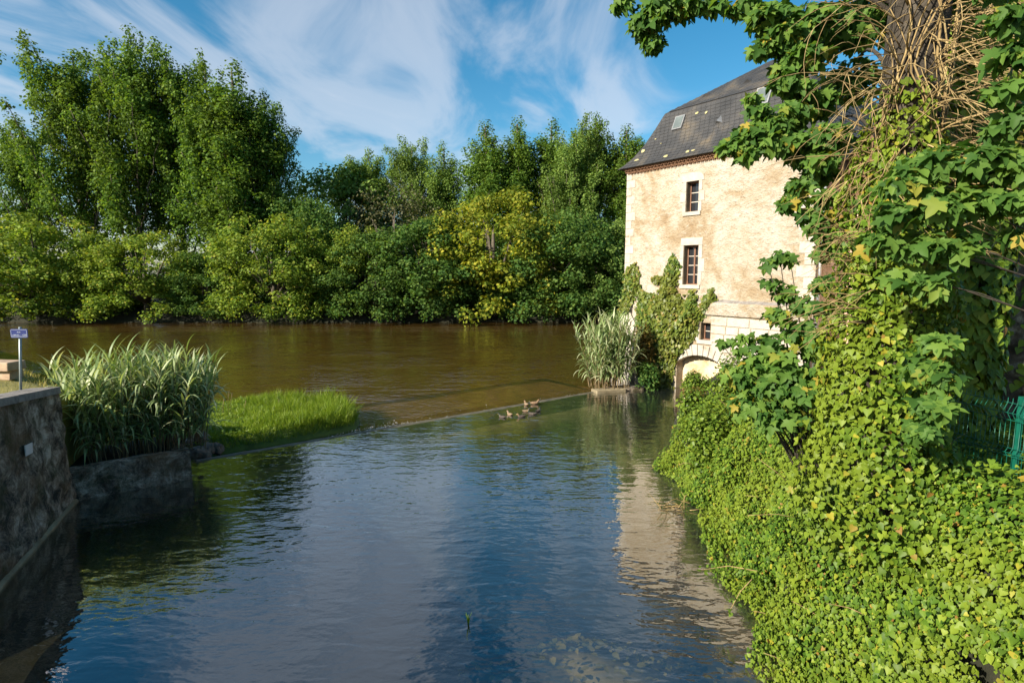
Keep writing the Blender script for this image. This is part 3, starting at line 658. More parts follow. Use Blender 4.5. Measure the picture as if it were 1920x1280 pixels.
for i in range(len(ts) - 1):
    for j in range(len(zs_) - 1):
        tm_, zm = (ts[i] + ts[i + 1]) / 2, (zs_[j] + zs_[j + 1]) / 2
        if any(h[0] < tm_ < h[1] and h[2] < zm < h[3] for h in holes): continue
        wb.add([fw(ts[i], 0, zs_[j]), fw(ts[i + 1], 0, zs_[j]), fw(ts[i + 1], 0, zs_[j + 1]), fw(ts[i], 0, zs_[j + 1])], [(0, 1, 2, 3)])
for (a, b, z0, z1) in holes[:3]:                                   # reveals
    for q in (((a, 0), (a, DEP)), ((b, DEP), (b, 0))): wb.add([fw(q[0][0], q[0][1], z0), fw(q[1][0], q[1][1], z0), fw(q[1][0], q[1][1], z1), fw(q[0][0], q[0][1], z1)], [(3, 2, 1, 0)])
    wb.add([fw(a, 0, z0), fw(b, 0, z0), fw(b, DEP, z0), fw(a, DEP, z0)], [(0, 1, 2, 3)]); wb.add([fw(a, 0, z1), fw(b, 0, z1), fw(b, DEP, z1), fw(a, DEP, z1)], [(3, 2, 1, 0)])
NA = 14; arc = []
sag = zcr - zsp; hw = (ta1 - ta0) / 2; RA = (hw * hw + sag * sag) / (2 * sag); tcn = (ta0 + ta1) / 2; zcn = zcr - RA; AH = math.asin(min(1, hw / RA))
for i in range(NA + 1):
    th = -AH + 2 * AH * i / NA; arc.append((tcn + RA * math.sin(th), zcn + RA * math.cos(th)))
for i in range(NA):
    (a, za), (b, zb) = arc[i], arc[i + 1]; zt = zcr + .03
    wb.add([fw(a, 0, za), fw(b, 0, zb), fw(b, 0, zt), fw(a, 0, zt)], [(0, 1, 2, 3)])
    wb.add([fw(a, 0, za), fw(a, .5, za), fw(b, .5, zb), fw(b, 0, zb)], [(0, 1, 2, 3)])
for t_ in (ta0, ta1): wb.add([fw(t_, 0, -1), fw(t_, .5, -1), fw(t_, .5, zsp), fw(t_, 0, zsp)], [(0, 1, 2, 3)])
for q in (((MW, 0), (MW, MD)), ((MW, MD), (0, MD)), ((0, MD), (0, 0))): wb.add([fw(*q[0], -1), fw(*q[1], -1), fw(*q[1], ZE), fw(*q[0], ZE)], [(0, 1, 2, 3)])
wb.build('wall', M['render'], mill)
mk('arch_infill', [fw(ta0, .5, -1), fw(ta1, .5, -1), fw(ta1, .5, zcr), fw(ta0, .5, zcr)], [(0, 1, 2, 3)], M['arch_back'], mill)
def fbox(name, t0, t1, z0, z1, d0, d1, mat, parent, jit=0.0, bev=0.0):
    V = [fw(x + jit * random.uniform(-1, 1), y, z + jit * random.uniform(-1, 1)) for x, y, z in box8(t0, t1, d0, d1, z0, z1)]
    o = mk(name, V, BOXF, mat, parent)
    if bev: md = o.modifiers.new('bevel', 'BEVEL'); md.width = bev; md.segments = 1
    return o
# stone ledge stepping out above the white courses
tl0 = fac(1322, 575)[0]
V = []; nn = 20
for i in range(nn + 1):
    t_ = tl0 - .3 + (MW - tl0 + .3) * i / nn; b = .03 * nz(t_ * 2, 0, 0)
    for d, z in ((0.02, ZL + .12 + b), (-.16, ZL - .02 + b), (-.17, ZL - .10), (-.13, ZC + .05), (0.02, ZC - .02)): V.append(fw(t_, d, z))
lf = [(i * 5 + j, i * 5 + 5 + j, i * 5 + 6 + j, i * 5 + 1 + j) for i in range(nn) for j in range(4)] + [(0, 1, 2, 3, 4), tuple(nn * 5 + q for q in (4, 3, 2, 1, 0))]
mk('ledge', V, lf, [M['render'], M['coping']], mill, False, True, [1 if (i % 4) == 0 and i < nn * 4 else 0 for i in range(len(lf))])
# white ashlar courses around the small window and above the arch
z = ZC - .03; row = 0
while z > 0.25:
    h = .36 + .06 * random.random(); zb = z - h; t_ = ta0 - .9 - .3 * (row % 2)
    while t_ < MW - .1:
        w = .55 + .5 * random.random(); e = min(t_ + w, MW - .03)
        segs = [(t_, e)]
        for (a, b, c, d) in (WIN3,):
            if zb < d + .02 and z > c - .1:
                ns_ = []
                for s0, s1 in segs:
                    if s1 <= a - .02 or s0 >= b + .02: ns_.append((s0, s1)); continue
                    if s0 < a - .12: ns_.append((s0, a - .02))
                    if s1 > b + .12: ns_.append((b + .02, s1))
                segs = ns_
        for s0, s1 in segs:
            mid = (s0 + s1) / 2
            # stay clear of the arch ring
            inside = math.hypot(mid - tcn, (zb + z) / 2 - zcn) < RA + .62 and abs(mid - tcn) < hw + .35
            if inside or (ta0 - .1 < mid < ta1 + .1 and z < zcr + .35): continue
            fbox('stone_block', s0 + .02, s1 - .02, zb + .02, z - .016, -.03 - .015 * random.random(), .05, M['white_stone'], mill, .006, .012)
        t_ += w
    z = zb; row += 1
nv = 11
for i in range(nv):                                                # voussoirs of the arch
    a0, a1 = -AH * 1.06 + 2.12 * AH * i / nv + .006, -AH * 1.06 + 2.12 * AH * (i + 1) / nv - .006; ro = RA + .46 + .07 * random.random(); vv = []
    for d in (-.05 - .015 * random.random(), .3):
        for a_, r_ in ((a0, RA - .015), (a1, RA - .015), (a1, ro), (a0, ro)): vv.append(fw(tcn + r_ * math.sin(a_), d, zcn + r_ * math.cos(a_)))
    o = mk('voussoir', vv, BOXF, M['white_stone'], mill); md = o.modifiers.new('bevel', 'BEVEL'); md.width = .012; md.segments = 1
# quoins
for side in (0, 1):
    z = ZE - .02; i = 0
    while z > (4.0 if side == 0 else 3.6):
        h = .38 + .1 * random.random(); w = (.52 if i % 2 else .3) + .06 * random.random()
        if side == 0: fbox('quoin', -.022, w, z - h + .012, z, -.024, .5 if i % 2 == 0 else .3, M['white_stone'], mill, .005, .012)
        else: fbox('quoin', MW - w * 1.25, MW + .022, z - h + .012, z, -.024, .3 if i % 2 == 0 else .5, M['white_stone'], mill, .005, .012)
        z -= h; i += 1
# left foot of the corner, widened with rubble
V = []; nn = 8
for i in range(nn + 1):
    z = -1 + (4.6) * i / nn; o_ = .62 * (1 - i / nn) ** .8 + .02
    for t_, d in ((-o_, .9), (-o_, -o_ * .55), (.75, -o_ * .55), (.75, .1)):
        b = .07 * nz(t_ * 2 + i, d * 2, z * 2); V.append(fw(t_ + b, d + b, z))
mk('corner_buttress', V, [(i * 4 + j, i * 4 + j + 1, i * 4 + 5 + j, i * 4 + 4 + j) for i in range(nn) for j in range(3)], M['white_stone'], mill)

def window(rect, cols, bars, surround):
    a, b, z0, z1 = rect; d0 = .30
    wn_ = fbox('window', a, b, z0, z0 + .05, d0 - .04, DEP - .01, M['wood'], mill)          # bottom rail; the rest hangs under it
    fbox('frame', a, b, z1 - .06, z1, d0, DEP - .01, M['wood'], wn_)
    fbox('frame', a, a + .06, z0 + .05, z1 - .06, d0, DEP - .01, M['wood'], wn_); fbox('frame', b - .06, b, z0 + .05, z1 - .06, d0, DEP - .01, M['wood'], wn_)
    iw = (b - a - .12) / cols
    for c in range(cols):
        x0 = a + .06 + iw * c; x1 = x0 + iw
        if c: fbox('mullion', x0 - .035, x0 + .035, z0 + .05, z1 - .06, d0 - .01, DEP - .02, M['wood'], wn_)
        for q in range(bars):
            zz0 = z0 + .05 + (z1 - z0 - .11) * q / bars; zz1 = z0 + .05 + (z1 - z0 - .11) * (q + 1) / bars
            fbox('pane', x0 + .012, x1 - .012, zz0 + .012, zz1 - .012, d0 + .05, d0 + .06, M['glass'], wn_)
            if q: fbox('glazing_bar', x0, x1, zz0 - .014, zz0 + .014, d0 + .02, d0 + .07, M['bar'], wn_)
    fbox('jamb_shade_strip', a + .001, a + .012, z0 + .003, z1 - .003, .03, d0 - .005, M['jamb_shade'], wn_)  # thin darker strip, shade of the left reveal put into its colour
    fbox('sill', a - .14, b + .14, z0 - .17, z0 + .003, -.07, d0 - .05, M['white_stone'], mill, .004, .012)
    if surround == 'flat':
        fbox('lintel', a - .16, b + .2, z1 + .004, z1 + .34, -.03, .2, M['white_stone'], mill, .004, .012)
    if surround == 'arch':
        vv = []; na = 10; wA, wB = a - .26, b + .26
        for d in (-.03, .15):
            vv += [fw(wA, d, z1 + .004)] + [fw((wA + wB) / 2 - (wB - wA) / 2 * math.cos(math.pi * q / na), d, z1 + .03 + .36 * math.sin(math.pi * q / na) ** .7) for q in range(na + 1)] + [fw(wB, d, z1 + .004)]
        m_ = na + 3; mk('arched_lintel', vv, [tuple(range(m_)), tuple(range(2 * m_ - 1, m_ - 1, -1))] + [(i, m_ + i, m_ + (i + 1) % m_, (i + 1) % m_) for i in range(m_)], M['white_stone'], mill)
    if surround:
        hz = (z1 - z0) / 3
        for i in range(3):
            ex = .16 + (.14 if i % 2 else 0) + .04 * random.random()
            fbox('jamb_stone', a - ex, a - .001, z0 + hz * i + .006, z0 + hz * (i + 1) - .004, -.028, .2, M['white_stone'], mill, .003, .01)
            fbox('jamb_stone', b + .001, b + ex, z0 + hz * i + .006, z0 + hz * (i + 1) - .004, -.028, .2, M['white_stone'], mill, .003, .01)
window(WIN1, 1, 3, 'arch'); window(WIN2, 2, 4, 'flat'); window(WIN3, 1, 2, None)

# cornice of curved tiles, two rows
nt_ = 46
for row, (zz, out) in enumerate(((ZE - .16, .10), (ZE - .02, .21))):
    vv = [];
    for d in (-out, .1):
        for q in range(7): th = math.pi * q / 6; vv.append((-.085 * math.cos(th), d, .085 * math.sin(th)))
        for q in range(7): th = math.pi * (6 - q) / 6; vv.append((-.062 * math.cos(th), d, .062 * math.sin(th)))
    ff = [tuple(range(14)), tuple(range(27, 13, -1))] + [(i, 14 + i, 14 + (i + 1) % 14, (i + 1) % 14) for i in range(14)]
    me = bpy.data.meshes.new('cornice_tile'); me.from_pydata(vv, [], ff); me.materials.append(M['terracotta'])
    for i in range(nt_):
        o = bpy.data.objects.new('cornice_tile', me); COL.objects.link(o); t_ = .1 + (MW - .2) * (i + .5 * (row == 0)) / nt_
        Mx = Matrix(((EX[0], EY[0], 0, 0), (EX[1], EY[1], 0, 0), (0, 0, 1, 0), (0, 0, 0, 1))); Mx.translation = Vector(fw(t_, 0, zz - .03))
        attach(o, mill); o.matrix_basis = Mx
    fbox('cornice_bed', -out * .5, MW + out * .5, zz + .06, zz + .115, -out + .02, .1, M['terracotta'], mill)

# roof
SB = 1.23; ZB = 13.62 if True else 0
PROF = [(-.36, ZE + .09), (-.12, ZE + .30), (.2, ZE + .68), (.55, ZE + 1.25), (.9, ZE + 1.98), (SB, 0)]
ub, vb = 1234, 214; pb = C0 + EX * SB + EY * SB; ZB = CAMZ + ray(ub, vb)[2] / ray(ub, vb)[1] * pb[1]
PROF[-1] = (SB, ZB); kz = (ZB - ZE) / 2.75
PROF = [(d, ZE + .09 + (z - ZE - .09) * (1 if i in (0, 5) else kz)) for i, (d, z) in enumerate(PROF)]
QI = MD / 2 - .02; ZR = ZB + (QI - SB) * .66
rbm = MB(); rings = PROF + [(SB + .04, ZB + .03), (QI, ZR)]
V = []
for d, z in rings: V += [fw(d, d, z), fw(MW - d, d, z), fw(MW - d, MD - d, z), fw(d, MD - d, z)]
Fs = [(r_ * 4 + q, r_ * 4 + (q + 1) % 4, r_ * 4 + 4 + (q + 1) % 4, r_ * 4 + 4 + q) for r_ in range(len(rings) - 1) for q in range(4)]
nr = len(rings) - 1; Fs.append((nr * 4, nr * 4 + 1, nr * 4 + 2, nr * 4 + 3)); Fs.append((3, 2, 1, 0))
roof = mk('roof', V, Fs, M['slate_base'], mill)
arcl = [0.0]
for i in range(1, len(PROF)): arcl.append(arcl[-1] + math.hypot(PROF[i][0] - PROF[i - 1][0], PROF[i][1] - PROF[i - 1][1]))
def lower(s): return np.interp(s, arcl, [p[0] for p in PROF]), np.interp(s, arcl, [p[1] for p in PROF])
UL = math.hypot(QI - SB, ZR - ZB)
def upper(s): f = s / UL; return SB + (QI - SB) * f, ZB + .03 + (ZR - ZB - .03) * f
slates = []
def slate_rows(fn, total, step, wid, lift, face):
    r_ = 0; s = 0.0
    while s < total - step * .4:
        d0, z0 = fn(s); d1, z1 = fn(min(s + step * 1.12, total)); lim = d1 + .02; t_ = lim - wid * (.5 if r_ % 2 else 0)
        wtot = MW if face == 0 else MD
        while t_ < wtot - lim:
            a = max(t_ + .006, lim); b = min(t_ + wid - .006, wtot - lim)
            if b - a > .05:
                l0 = lift + .012 * random.random(); dn = np.array([-(z1 - z0), (d1 - d0)]); dn /= np.linalg.norm(dn) + 1e-9
                qs = [(a, d0 + dn[0] * l0, z0 + dn[1] * l0), (b, d0 + dn[0] * l0, z0 + dn[1] * l0), (b, d1 + dn[0] * .006, z1 + dn[1] * .006), (a, d1 + dn[0] * .006, z1 + dn[1] * .006), (a, d0, z0), (b, d0, z0)]
                W_ = [fw(t, d, z) if face == 0 else fw(MW - d, t, z) for t, d, z in qs]
                slates.append((W_, face, fn is lower))
            t_ += wid
        s += step; r_ += 1
slate_rows(lower, arcl[-1], .19, .25, .016, 0); slate_rows(upper, UL, .24, .30, .012, 0); slate_rows(lower, arcl[-1], .22, .3, .016, 1); slate_rows(upper, UL, .3, .4, .012, 1)
SF = [(0, 1, 2, 3), (4, 5, 1, 0), (4, 0, 3), (5, 2, 1)]
key = []
for W_, face, low in slates:
    c = np.mean(W_[:4], 0); u, v, d = proj(c); key.append((0 if (low and face == 0 and u[0] < 1420) else 1, abs(u[0] - 1290) + abs(v[0] - 240)))
order = sorted(range(len(slates)), key=lambda i: key[i]); rest = MB()
for j, i in enumerate(order):
    if j < 300: mk('slate', slates[i][0], SF, M['slate'], roof)
    else: rest.add(slates[i][0], SF)
rest.build('slate_field', M['slate'], roof)['kind'] = 'stuff'
def roof_pt(u, v, lower_=True):
    """where a pixel ray meets the front roof slope"""
    best = None; tot = arcl[-1] if lower_ else UL
    for s in np.linspace(0, tot, 200):
        d, z = lower(s) if lower_ else upper(s); t_, zz = fac(u, v, d)
        if best is None or abs(zz - z) < best[0]: best = (abs(zz - z), t_, d, z, s)
    return best
def on_roof(name, u, v, w, l, h, mat, lower_=True, glass=None, wedge=False):
    _, t_, d, z, s = roof_pt(u, v, lower_); fn = lower if lower_ else upper
    d0, z0 = fn(max(s - l / 2, 0)); d1, z1 = fn(s + l / 2); nn = np.array([-(z1 - z0), d1 - d0]); nn /= np.linalg.norm(nn)
    def P_(x, q, hh): dd, zz = d0 + (d1 - d0) * q + nn[0] * hh, z0 + (z1 - z0) * q + nn[1] * hh; return fw(t_ + x, dd, zz)
    if wedge: V = [P_(-w, 0, 0), P_(w, 0, 0), P_(0, 1, .01), P_(0, 0, h)]; Fs_ = [(0, 1, 3), (1, 2, 3), (2, 0, 3), (0, 2, 1)]
    else: V = [P_(x, q, hh) for hh in (0.0, h) for x, q in ((-w, 0), (w, 0), (w, 1), (-w, 1))]; Fs_ = BOXF
    o = mk(name, V, Fs_, mat, roof)
    if glass: V = [P_(x, q, h + .012) for x, q in ((-w * .8, .08), (w * .8, .08), (w * .8, .92), (-w * .8, .92))]; V += [P_(x, q, h - .01) for x, q in ((-w * .8, .08), (w * .8, .08), (w * .8, .92), (-w * .8, .92))]; mk('skylight_pane', V, BOXF, glass, roof)
    return o
on_roof('skylight', 1274, 232, .27, .72, .11, M['zinc'], True, M['skyglass']); on_roof('skylight', 1432, 182, .34, .85, .11, M['zinc'], True, M['skyglass'])
on_roof('roof_vent', 1350, 224, .19, .42, .2, M['zinc'], True, None, True)
on_roof('roof_vent', 1328, 178, .25, .42, .16, M['slate'], False, None, True); on_roof('roof_vent', 1406, 152, .25, .42, .16, M['slate'], False, None, True)
for u, v, w, l in ((1207, 284, .12, .2), (1249, 294, .13, .16), (1290, 285, .12, .14), (1325, 212, .07, .16), (1308, 213, .09, .12), (1300, 283, .1, .1), (1195, 301, .16, .12), (1397, 188, .1, .2), (1230, 262, .05, .06), (1240, 270, .05, .05)):
    _, t_, d, z, s = roof_pt(u, v); d0, z0 = lower(max(s - l / 2, 0)); d1, z1 = lower(s + l / 2); vv = []
    for q in range(9): th = 6.283 * q / 9; f = .7 + .5 * random.random(); vv.append(fw(t_ + w * f * math.cos(th), (d0 + d1) / 2 + (d1 - d0) / 2 * f * math.sin(th) - .042, (z0 + z1) / 2 + (z1 - z0) / 2 * f * math.sin(th) + .02))
    mk('lichen_patch', vv, [tuple(range(9))], M['lichen'], roof)
# rainwater pipe on the near corner
V0 = fw(MW + .12, .1, 1.0); V1 = fw(MW + .12, .1, ZE - .2)
tube('drainpipe', [V0, V1], .06, M['zinc'], mill, 10)
for zz in (3.5, 6.0, 8.4): fbox('pipe_bracket', MW, MW + .19, zz, zz + .04, .03, .17, M['zinc'], mill)

# ivy climbing the mill wall
iv = thing('climbing_ivy', fw(1.5, -.1, 0), 'ivy climbing the mill wall around the lower window and arch', 'ivy')
polys = [([(1196, 575), (1212, 548), (1238, 552), (1252, 500), (1264, 474), (1274, 492), (1268, 545), (1290, 566), (1302, 540), (1312, 572), (1328, 548), (1340, 560), (1334, 578), (1312, 596), (1306, 628), (1284, 652), (1264, 680), (1262, 738), (1232, 742), (1218, 690), (1200, 640)], 5200, .5),
         ([(1176, 506), (1190, 492), (1200, 512), (1196, 545), (1180, 585), (1160, 592), (1168, 560)], 600, .22), ([(1196, 540), (1202, 532), (1222, 580), (1214, 584)], 160, .1), ([(1226, 520), (1250, 514), (1252, 522), (1228, 530)], 120, .1), ([(1330, 545), (1336, 540), (1344, 560), (1330, 580), (1324, 572), (1337, 560)], 160, .1)]
PP = []; NNm = []
for poly, cnt, bulge in polys:
    pa = np.array(poly, float); lo, hi = pa.min(0), pa.max(0); Q = lo + (hi - lo) * rng.random((cnt * 3, 2)); Q = Q[inpoly(Q, poly)][:cnt]
    ed = np.min([np.linalg.norm(Q - (pa[i] + (pa[(i + 1) % len(pa)] - pa[i]) * t), axis=1) for i in range(len(pa)) for t in np.linspace(0, 1, 6)], axis=0)
    for q, e_ in zip(Q, ed):
        t_, z_ = fac(q[0] + rng.normal() * 2, q[1] + rng.normal() * 2); off = .05 + bulge * min(1, e_ / 22) * (.35 + .65 * rng.random()) + .14 * nz(t_ * 2, z_ * 2, 0)
        PP.append(fw(t_, -abs(off), max(z_, -.1)))
PP = np.array(PP); nn = len(PP); nrm = np.array([-EY[0], -EY[1], .35]) + rand_unit(nn) * .75; tip = np.array([0, 0, -1.0]) + rand_unit(nn) * .7
merge_leaves('ivy_foliage', IVY, PP, frames(nrm, tip), .12 + .07 * rng.random(nn), M['ivy_far'], iv)
for pts in ([(1246, 735), (1240, 640), (1256, 560), (1262, 490)], [(1250, 735), (1276, 640), (1310, 590), (1336, 556)], [(1240, 735), (1215, 650), (1185, 590), (1186, 510)]):
    tube('ivy_stem', [fw(fac(u, v)[0], -.04, max(fac(u, v)[1], -.1)) for u, v in pts], [.05, .04, .025, .01], M['bark'], iv, 5)

# ================================================================== FAR TREES
def limb_pts(base, az, reach, h, curve=.6, n=6):
    return [np.array([base[0] + math.cos(az) * reach * (i / n) ** curve + .12 * i * random.uniform(-.5, .5), base[1] + math.sin(az) * reach * (i / n) ** curve + .12 * i * random.uniform(-.5, .5), base[2] + h * i / n]) for i in range(n + 1)]
def proto_tree(name, mat, wood, clumps, trunk, limbs, leaf):
    root = thing(name, (0, 0, 0), None, None); cs, rs, ns_ = zip(*clumps)
    P, Nn, tip = cloud(cs, rs, ns_); S = leaf * (.7 + .6 * rng.random(len(P)))
    merge_leaves('crown', RHOMB, P, frames(Nn, tip), S, mat, root)
    v, f = tube_vf(trunk[0], trunk[1], 8); mk('trunk', v, f, wood, root, True)
    for p, r in limbs: v, f = tube_vf(p, r, 5); mk('limb', v, f, wood, root, True)
    return root
def poplar(mat, seed, H=34, spread=7.0, nl=26, base=.14, dens=85, leaf=.33):
    random.seed(seed); clumps = []; limbs = []
    lean = random.uniform(-.02, .02); tr = [np.array([lean * H * f + .15 * math.sin(f * 7 + seed), .1 * math.cos(f * 6 + seed), H * .93 * f]) for f in np.linspace(0, 1, 9)]
    k0 = H / 34
    for i in range(nl):
        f0 = base + (.80 - base) * (i + random.random() * .8) / nl; az = i * 2.4 + random.uniform(-.5, .5); q = f0 * 8; a = int(min(q, 7)); p0 = tr[a] + (tr[a + 1] - tr[a]) * (q - a)
        rc = spread * (1 - f0) ** .55 * random.uniform(.55, 1.1); hl = min(rc * random.uniform(1.5, 2.7), H * random.uniform(.96, 1.02) - p0[2]); hl = max(hl, 1.5)
        pts = limb_pts(p0, az, rc, hl, .8, 7); limbs.append((pts, [.15 * (1 - q / 8) * (1.1 - f0) + .02 for q in range(8)]))
        for st in np.linspace(.3, 1.0, 7):
            k_ = st * 7; a = int(min(k_, 6)); c = pts[a] + (pts[a + 1] - pts[a]) * (k_ - a)
            for _ in range(2 if random.random() < .6 else 3):
                r = random.uniform(.55, 1.15) * k0 * (1.1 if st < .9 else .8); o_ = 1.35 * (1.15 - .5 * st)
                clumps.append((c + np.array([random.gauss(0, o_ * .7), random.gauss(0, o_ * .7), random.uniform(-.9, .9)]), (r, r, r * 1.3), int(dens * r * r)))
    for f in np.linspace(.35, .98, 22):
        r = random.uniform(.7, 1.2); o_ = 1.6 * (1.1 - f); clumps.append((np.array([lean * H * f + random.gauss(0, o_), random.gauss(0, o_), H * .95 * f]), (r, r, r * 1.4), int(dens * r * r)))
    return proto_tree('poplar_tree', mat, M['farbark'], clumps, (tr, [.55 * (1 - .9 * q / 8) + .03 for q in range(9)]), limbs, leaf)
def broad(mat, seed, H=13, W=13, n=150, dens=150, leaf=.30, low=-.1, name='riverside_tree', top=1.0):
    random.seed(seed); clumps = []; limbs = []; cz = H * .42
    lobes = [(random.uniform(0, 6.28), random.uniform(-.2, .9), random.uniform(.75, 1.2)) for _ in range(9)]
    for i in range(n):
        az = random.uniform(0, 6.283); el = math.asin(random.uniform(-.62, 1.0)); f = random.uniform(.45, 1.0) ** .6
        k_ = .74 + .36 * max(math.cos(az - a) * math.cos(el - e) ** 3 * s for a, e, s in lobes)
        c = np.array([math.cos(az) * math.cos(el) * W / 2 * f * k_, math.sin(az) * math.cos(el) * W / 2 * f * k_, cz + math.sin(el) * (H * .56 if el > 0 else H * .44) * f * k_])
        if c[2] < low: c[2] = low + random.random() * .8
        r = random.uniform(.65, 1.35) * (H / 13) ** .5; clumps.append((c, (r * 1.15, r * 1.15, r * .8), int(dens * r * r * .75)))
        if i % 9 == 0: limbs.append(([np.array([0, 0, H * .12]), c * .5 + np.array([0, 0, H * .12]), c], [.2, .11, .03]))
    for i in range(n // 3):                    # low skirt that hangs to the ground and over the water
        az = random.uniform(0, 6.283); f = random.uniform(.55, 1.02); r = random.uniform(.7, 1.2)
        if low > 1: break
        clumps.append((np.array([math.cos(az) * W / 2 * f, math.sin(az) * W / 2 * f, random.uniform(.1, H * .22)]), (r * 1.2, r * 1.2, r), int(dens * r * r * .75)))
    return proto_tree(name, mat, M['farbark'], clumps, ([np.array([0, 0, -.6]), np.array([.1, 0, H * .3]), np.array([-.1, .1, H * .7])], [.42, .3, .08]), limbs, leaf)
def copy_tree(root, loc, rz, sc, label, cat, group, mat=None, first=False):
    if first: r = root
    else:
        r = root.copy(); COL.objects.link(r)
        for ch in list(root.children):
            c = ch.copy(); COL.objects.link(c); c.parent = r
            c.matrix_parent_inverse = ch.matrix_parent_inverse.copy()
    r.location = loc; r.rotation_euler = (0, 0, rz); r.scale = sc
    if mat:
        for c in r.children:
            if c.name.startswith('crown'): c.material_slots[0].link = 'OBJECT'; c.material_slots[0].material = mat
    tag(r, label, cat, group); return r
protos = {'p0': poplar(M['poplar'], 1), 'p1': poplar(M['poplar'], 2, 34, 8.5, 30), 'p2': poplar(M['poplar'], 3, 34, 5.6, 24, .14), 'b0': broad(M['maple'], 4), 'b1': broad(M['maple'], 5, 12, 13, 150), 'b2': broad(M['dark'], 6, 13, 12, 160),
          'thin': broad(M['grey'], 8, 15, 11, 120, 42, .22, 3.0, 'riverside_tree')}
PH = {'p0': 34, 'p1': 34, 'p2': 34, 'b0': 13, 'b1': 12, 'b2': 13, 'thin': 15}
used = set()
def place(kind, u, vtop, d, wsc, label, mat=None, rz=None, group='trees on the far bank', cat='tree', z0=.6):
    top = at_d(u, vtop, d); s = (top[2] - z0) / (PH[kind] * (1.0 if kind[0] == 'p' else .98))
    copy_tree(protos[kind], (top[0], d, z0), random.uniform(0, 6.28) if rz is None else rz, (s * wsc, s * wsc, s), label, cat, group, mat, kind not in used); used.add(kind)
random.seed(21)
T = 'tall poplar '
for a in [('p1', 120, 62, 74, 1.0, T + 'with a broad crown at the far left of the left stand'), ('p0', 230, 44, 73, .95, T + 'rising highest in the middle of the left stand'), ('p1', 318, 72, 76, .85, T + 'right of the highest one in the left stand'),
          ('p0', 30, 205, 75, .95, 'lower poplar cut by the left edge of the photo'), ('p2', 385, 100, 72, 1.0, 'slender poplar filling the gap in the left stand'), ('p2', 432, 95, 71, 1.25, T + 'with dark trunk at the right of the left stand'), ('p0', 492, 150, 73, .8, 'poplar at the right edge of the left stand')]: place(*a)
for a in [('b0', 60, 395, 66.5, 1.35, 'yellow green maple overhanging the water at far left', M['maple']), ('b1', 265, 430, 66, 1.2, 'rounded maple drooping to the water below the highest poplar'), ('b1', 160, 440, 67.5, 1.2, 'maple between the two rounded trees at left', M['maple']), ('b0', 505, 400, 66, 1.15, 'maple with yellowing tips below the right end of the left stand', M['maple']), ('b2', 575, 360, 70, .8, 'dark bushy tree between the two stands'), ('b2', 380, 470, 66.5, 1.2, 'dark low tree in the shadow of the left stand')]: place(*a)
for a in [('b2', 645, 296, 92, .9, 'spreading poplar at the left end of the right stand', M['poplar_b']), ('p0', 690, 264, 94, 1.05, 'poplar second from the left end of the right stand', M['poplar_b']), ('p1', 770, 254, 93, .95, 'pale poplar left of the tall trio', M['poplar_b']), ('p2', 832, 256, 92, 1.1, 'slender poplar beside the pale one', M['poplar_b']),
          ('p2', 915, 214, 88, 1.35, 'tall poplar at the left of the right stand peak'), ('p2', 975, 206, 89, 1.2, 'tall narrow poplar second in the right stand peak'), ('p2', 1035, 210, 90, 1.2, 'narrow poplar in the middle of the right stand peak'), ('p1', 1075, 230, 84, 1.0, 'broad pale poplar in front of the right stand peak', M['poplar_b']), ('p0', 1115, 196, 87, 1.0, 'highest poplar of the right stand near the mill'), ('p2', 1180, 222, 84, 1.25, 'poplar just left of the mill roof'), ('p1', 1215, 250, 88, 1.0, 'poplar half hidden behind the mill roof')]: place(*a)
for a in [('thin', 735, 330, 78, 1.15, 'thin brownish tree with see-through crown in the right stand'), ('b0', 650, 420, 68, .9, 'sunlit willow at the left of the right stand', M['maple']), ('b2', 700, 430, 66, 1.25, 'dark green tree overhanging the river left of the golden one'), ('b1', 925, 350, 68, 1.05, 'golden yellow maple in the middle of the right stand', M['gold']), ('b2', 800, 400, 67, 1.25, 'dark green tree beside the golden maple', None),
          ('b2', 930, 520, 65.5, 1.3, 'dark low tree in front of the golden maple'), ('b0', 1040, 390, 67, 1.2, 'mid green tree right of the golden maple', M['dark']), ('b2', 1120, 440, 66, 1.3, 'dark tree overhanging the river near the mill'), ('b1', 1165, 400, 67, 1.0, 'grey green tree beside the mill corner', M['poplar_b'])]: place(*a)
for i, (u, vt) in enumerate([(-60, 420), (110, 480), (330, 490), (470, 470), (620, 470), (760, 460), (880, 470), (1000, 460), (1100, 470)]):
    place(('b2', 'b1')[i % 2], u, vt, 84 + 3 * (i % 3), 1.5, ['backing tree cut by the left photo edge', 'backing tree low behind the far left maple', 'backing tree seen through the trunks of the left stand', 'backing tree behind the right end of the left stand', 'backing tree in the gap between the stands', 'backing tree behind the thin brownish tree', 'backing tree behind the dark tree by the golden maple', 'backing tree behind the golden maple', 'backing tree behind the mid green tree'][i], M['dark'])

# ================================================================== IVY BANK
bankT = thing('ivy_bank', (4.6, 8, 0), 'dense sunlit ivy covering the steep bank at lower right', 'ivy')
n = 260000; y = 2.6 + 13.0 * rng.random(n); s = -.25 + 4.2 * rng.random(n) ** 1.25; x = np.interp(y, YW, XW) + s; z = bank_z(x, y)
e = .03; gx = (bank_z(x + e, y) - z) / e; gy = (bank_z(x, y + e) - z) / e; nrm = np.column_stack([-gx, -gy, np.ones(n)]); nrm /= np.linalg.norm(nrm, axis=1, keepdims=True)
lump = np.maximum(-.03, .12 + np.array([nz(a, b, c, .8) * .5 + nz(a, b, c, 2.1) * .2 for a, b, c in zip(x, y, z)])); lump = lump * (1 - .85 * smooth((s - 1.0) / .6)) - .12 * smooth((s - 1.0) / .6)
P = np.column_stack([x, y, z]) + nrm * (lump + .05 + .3 * rng.random(n) ** 1.5)[:, None]
P[:, 2] = np.maximum(P[:, 2], .02 + .15 * rng.random(n))
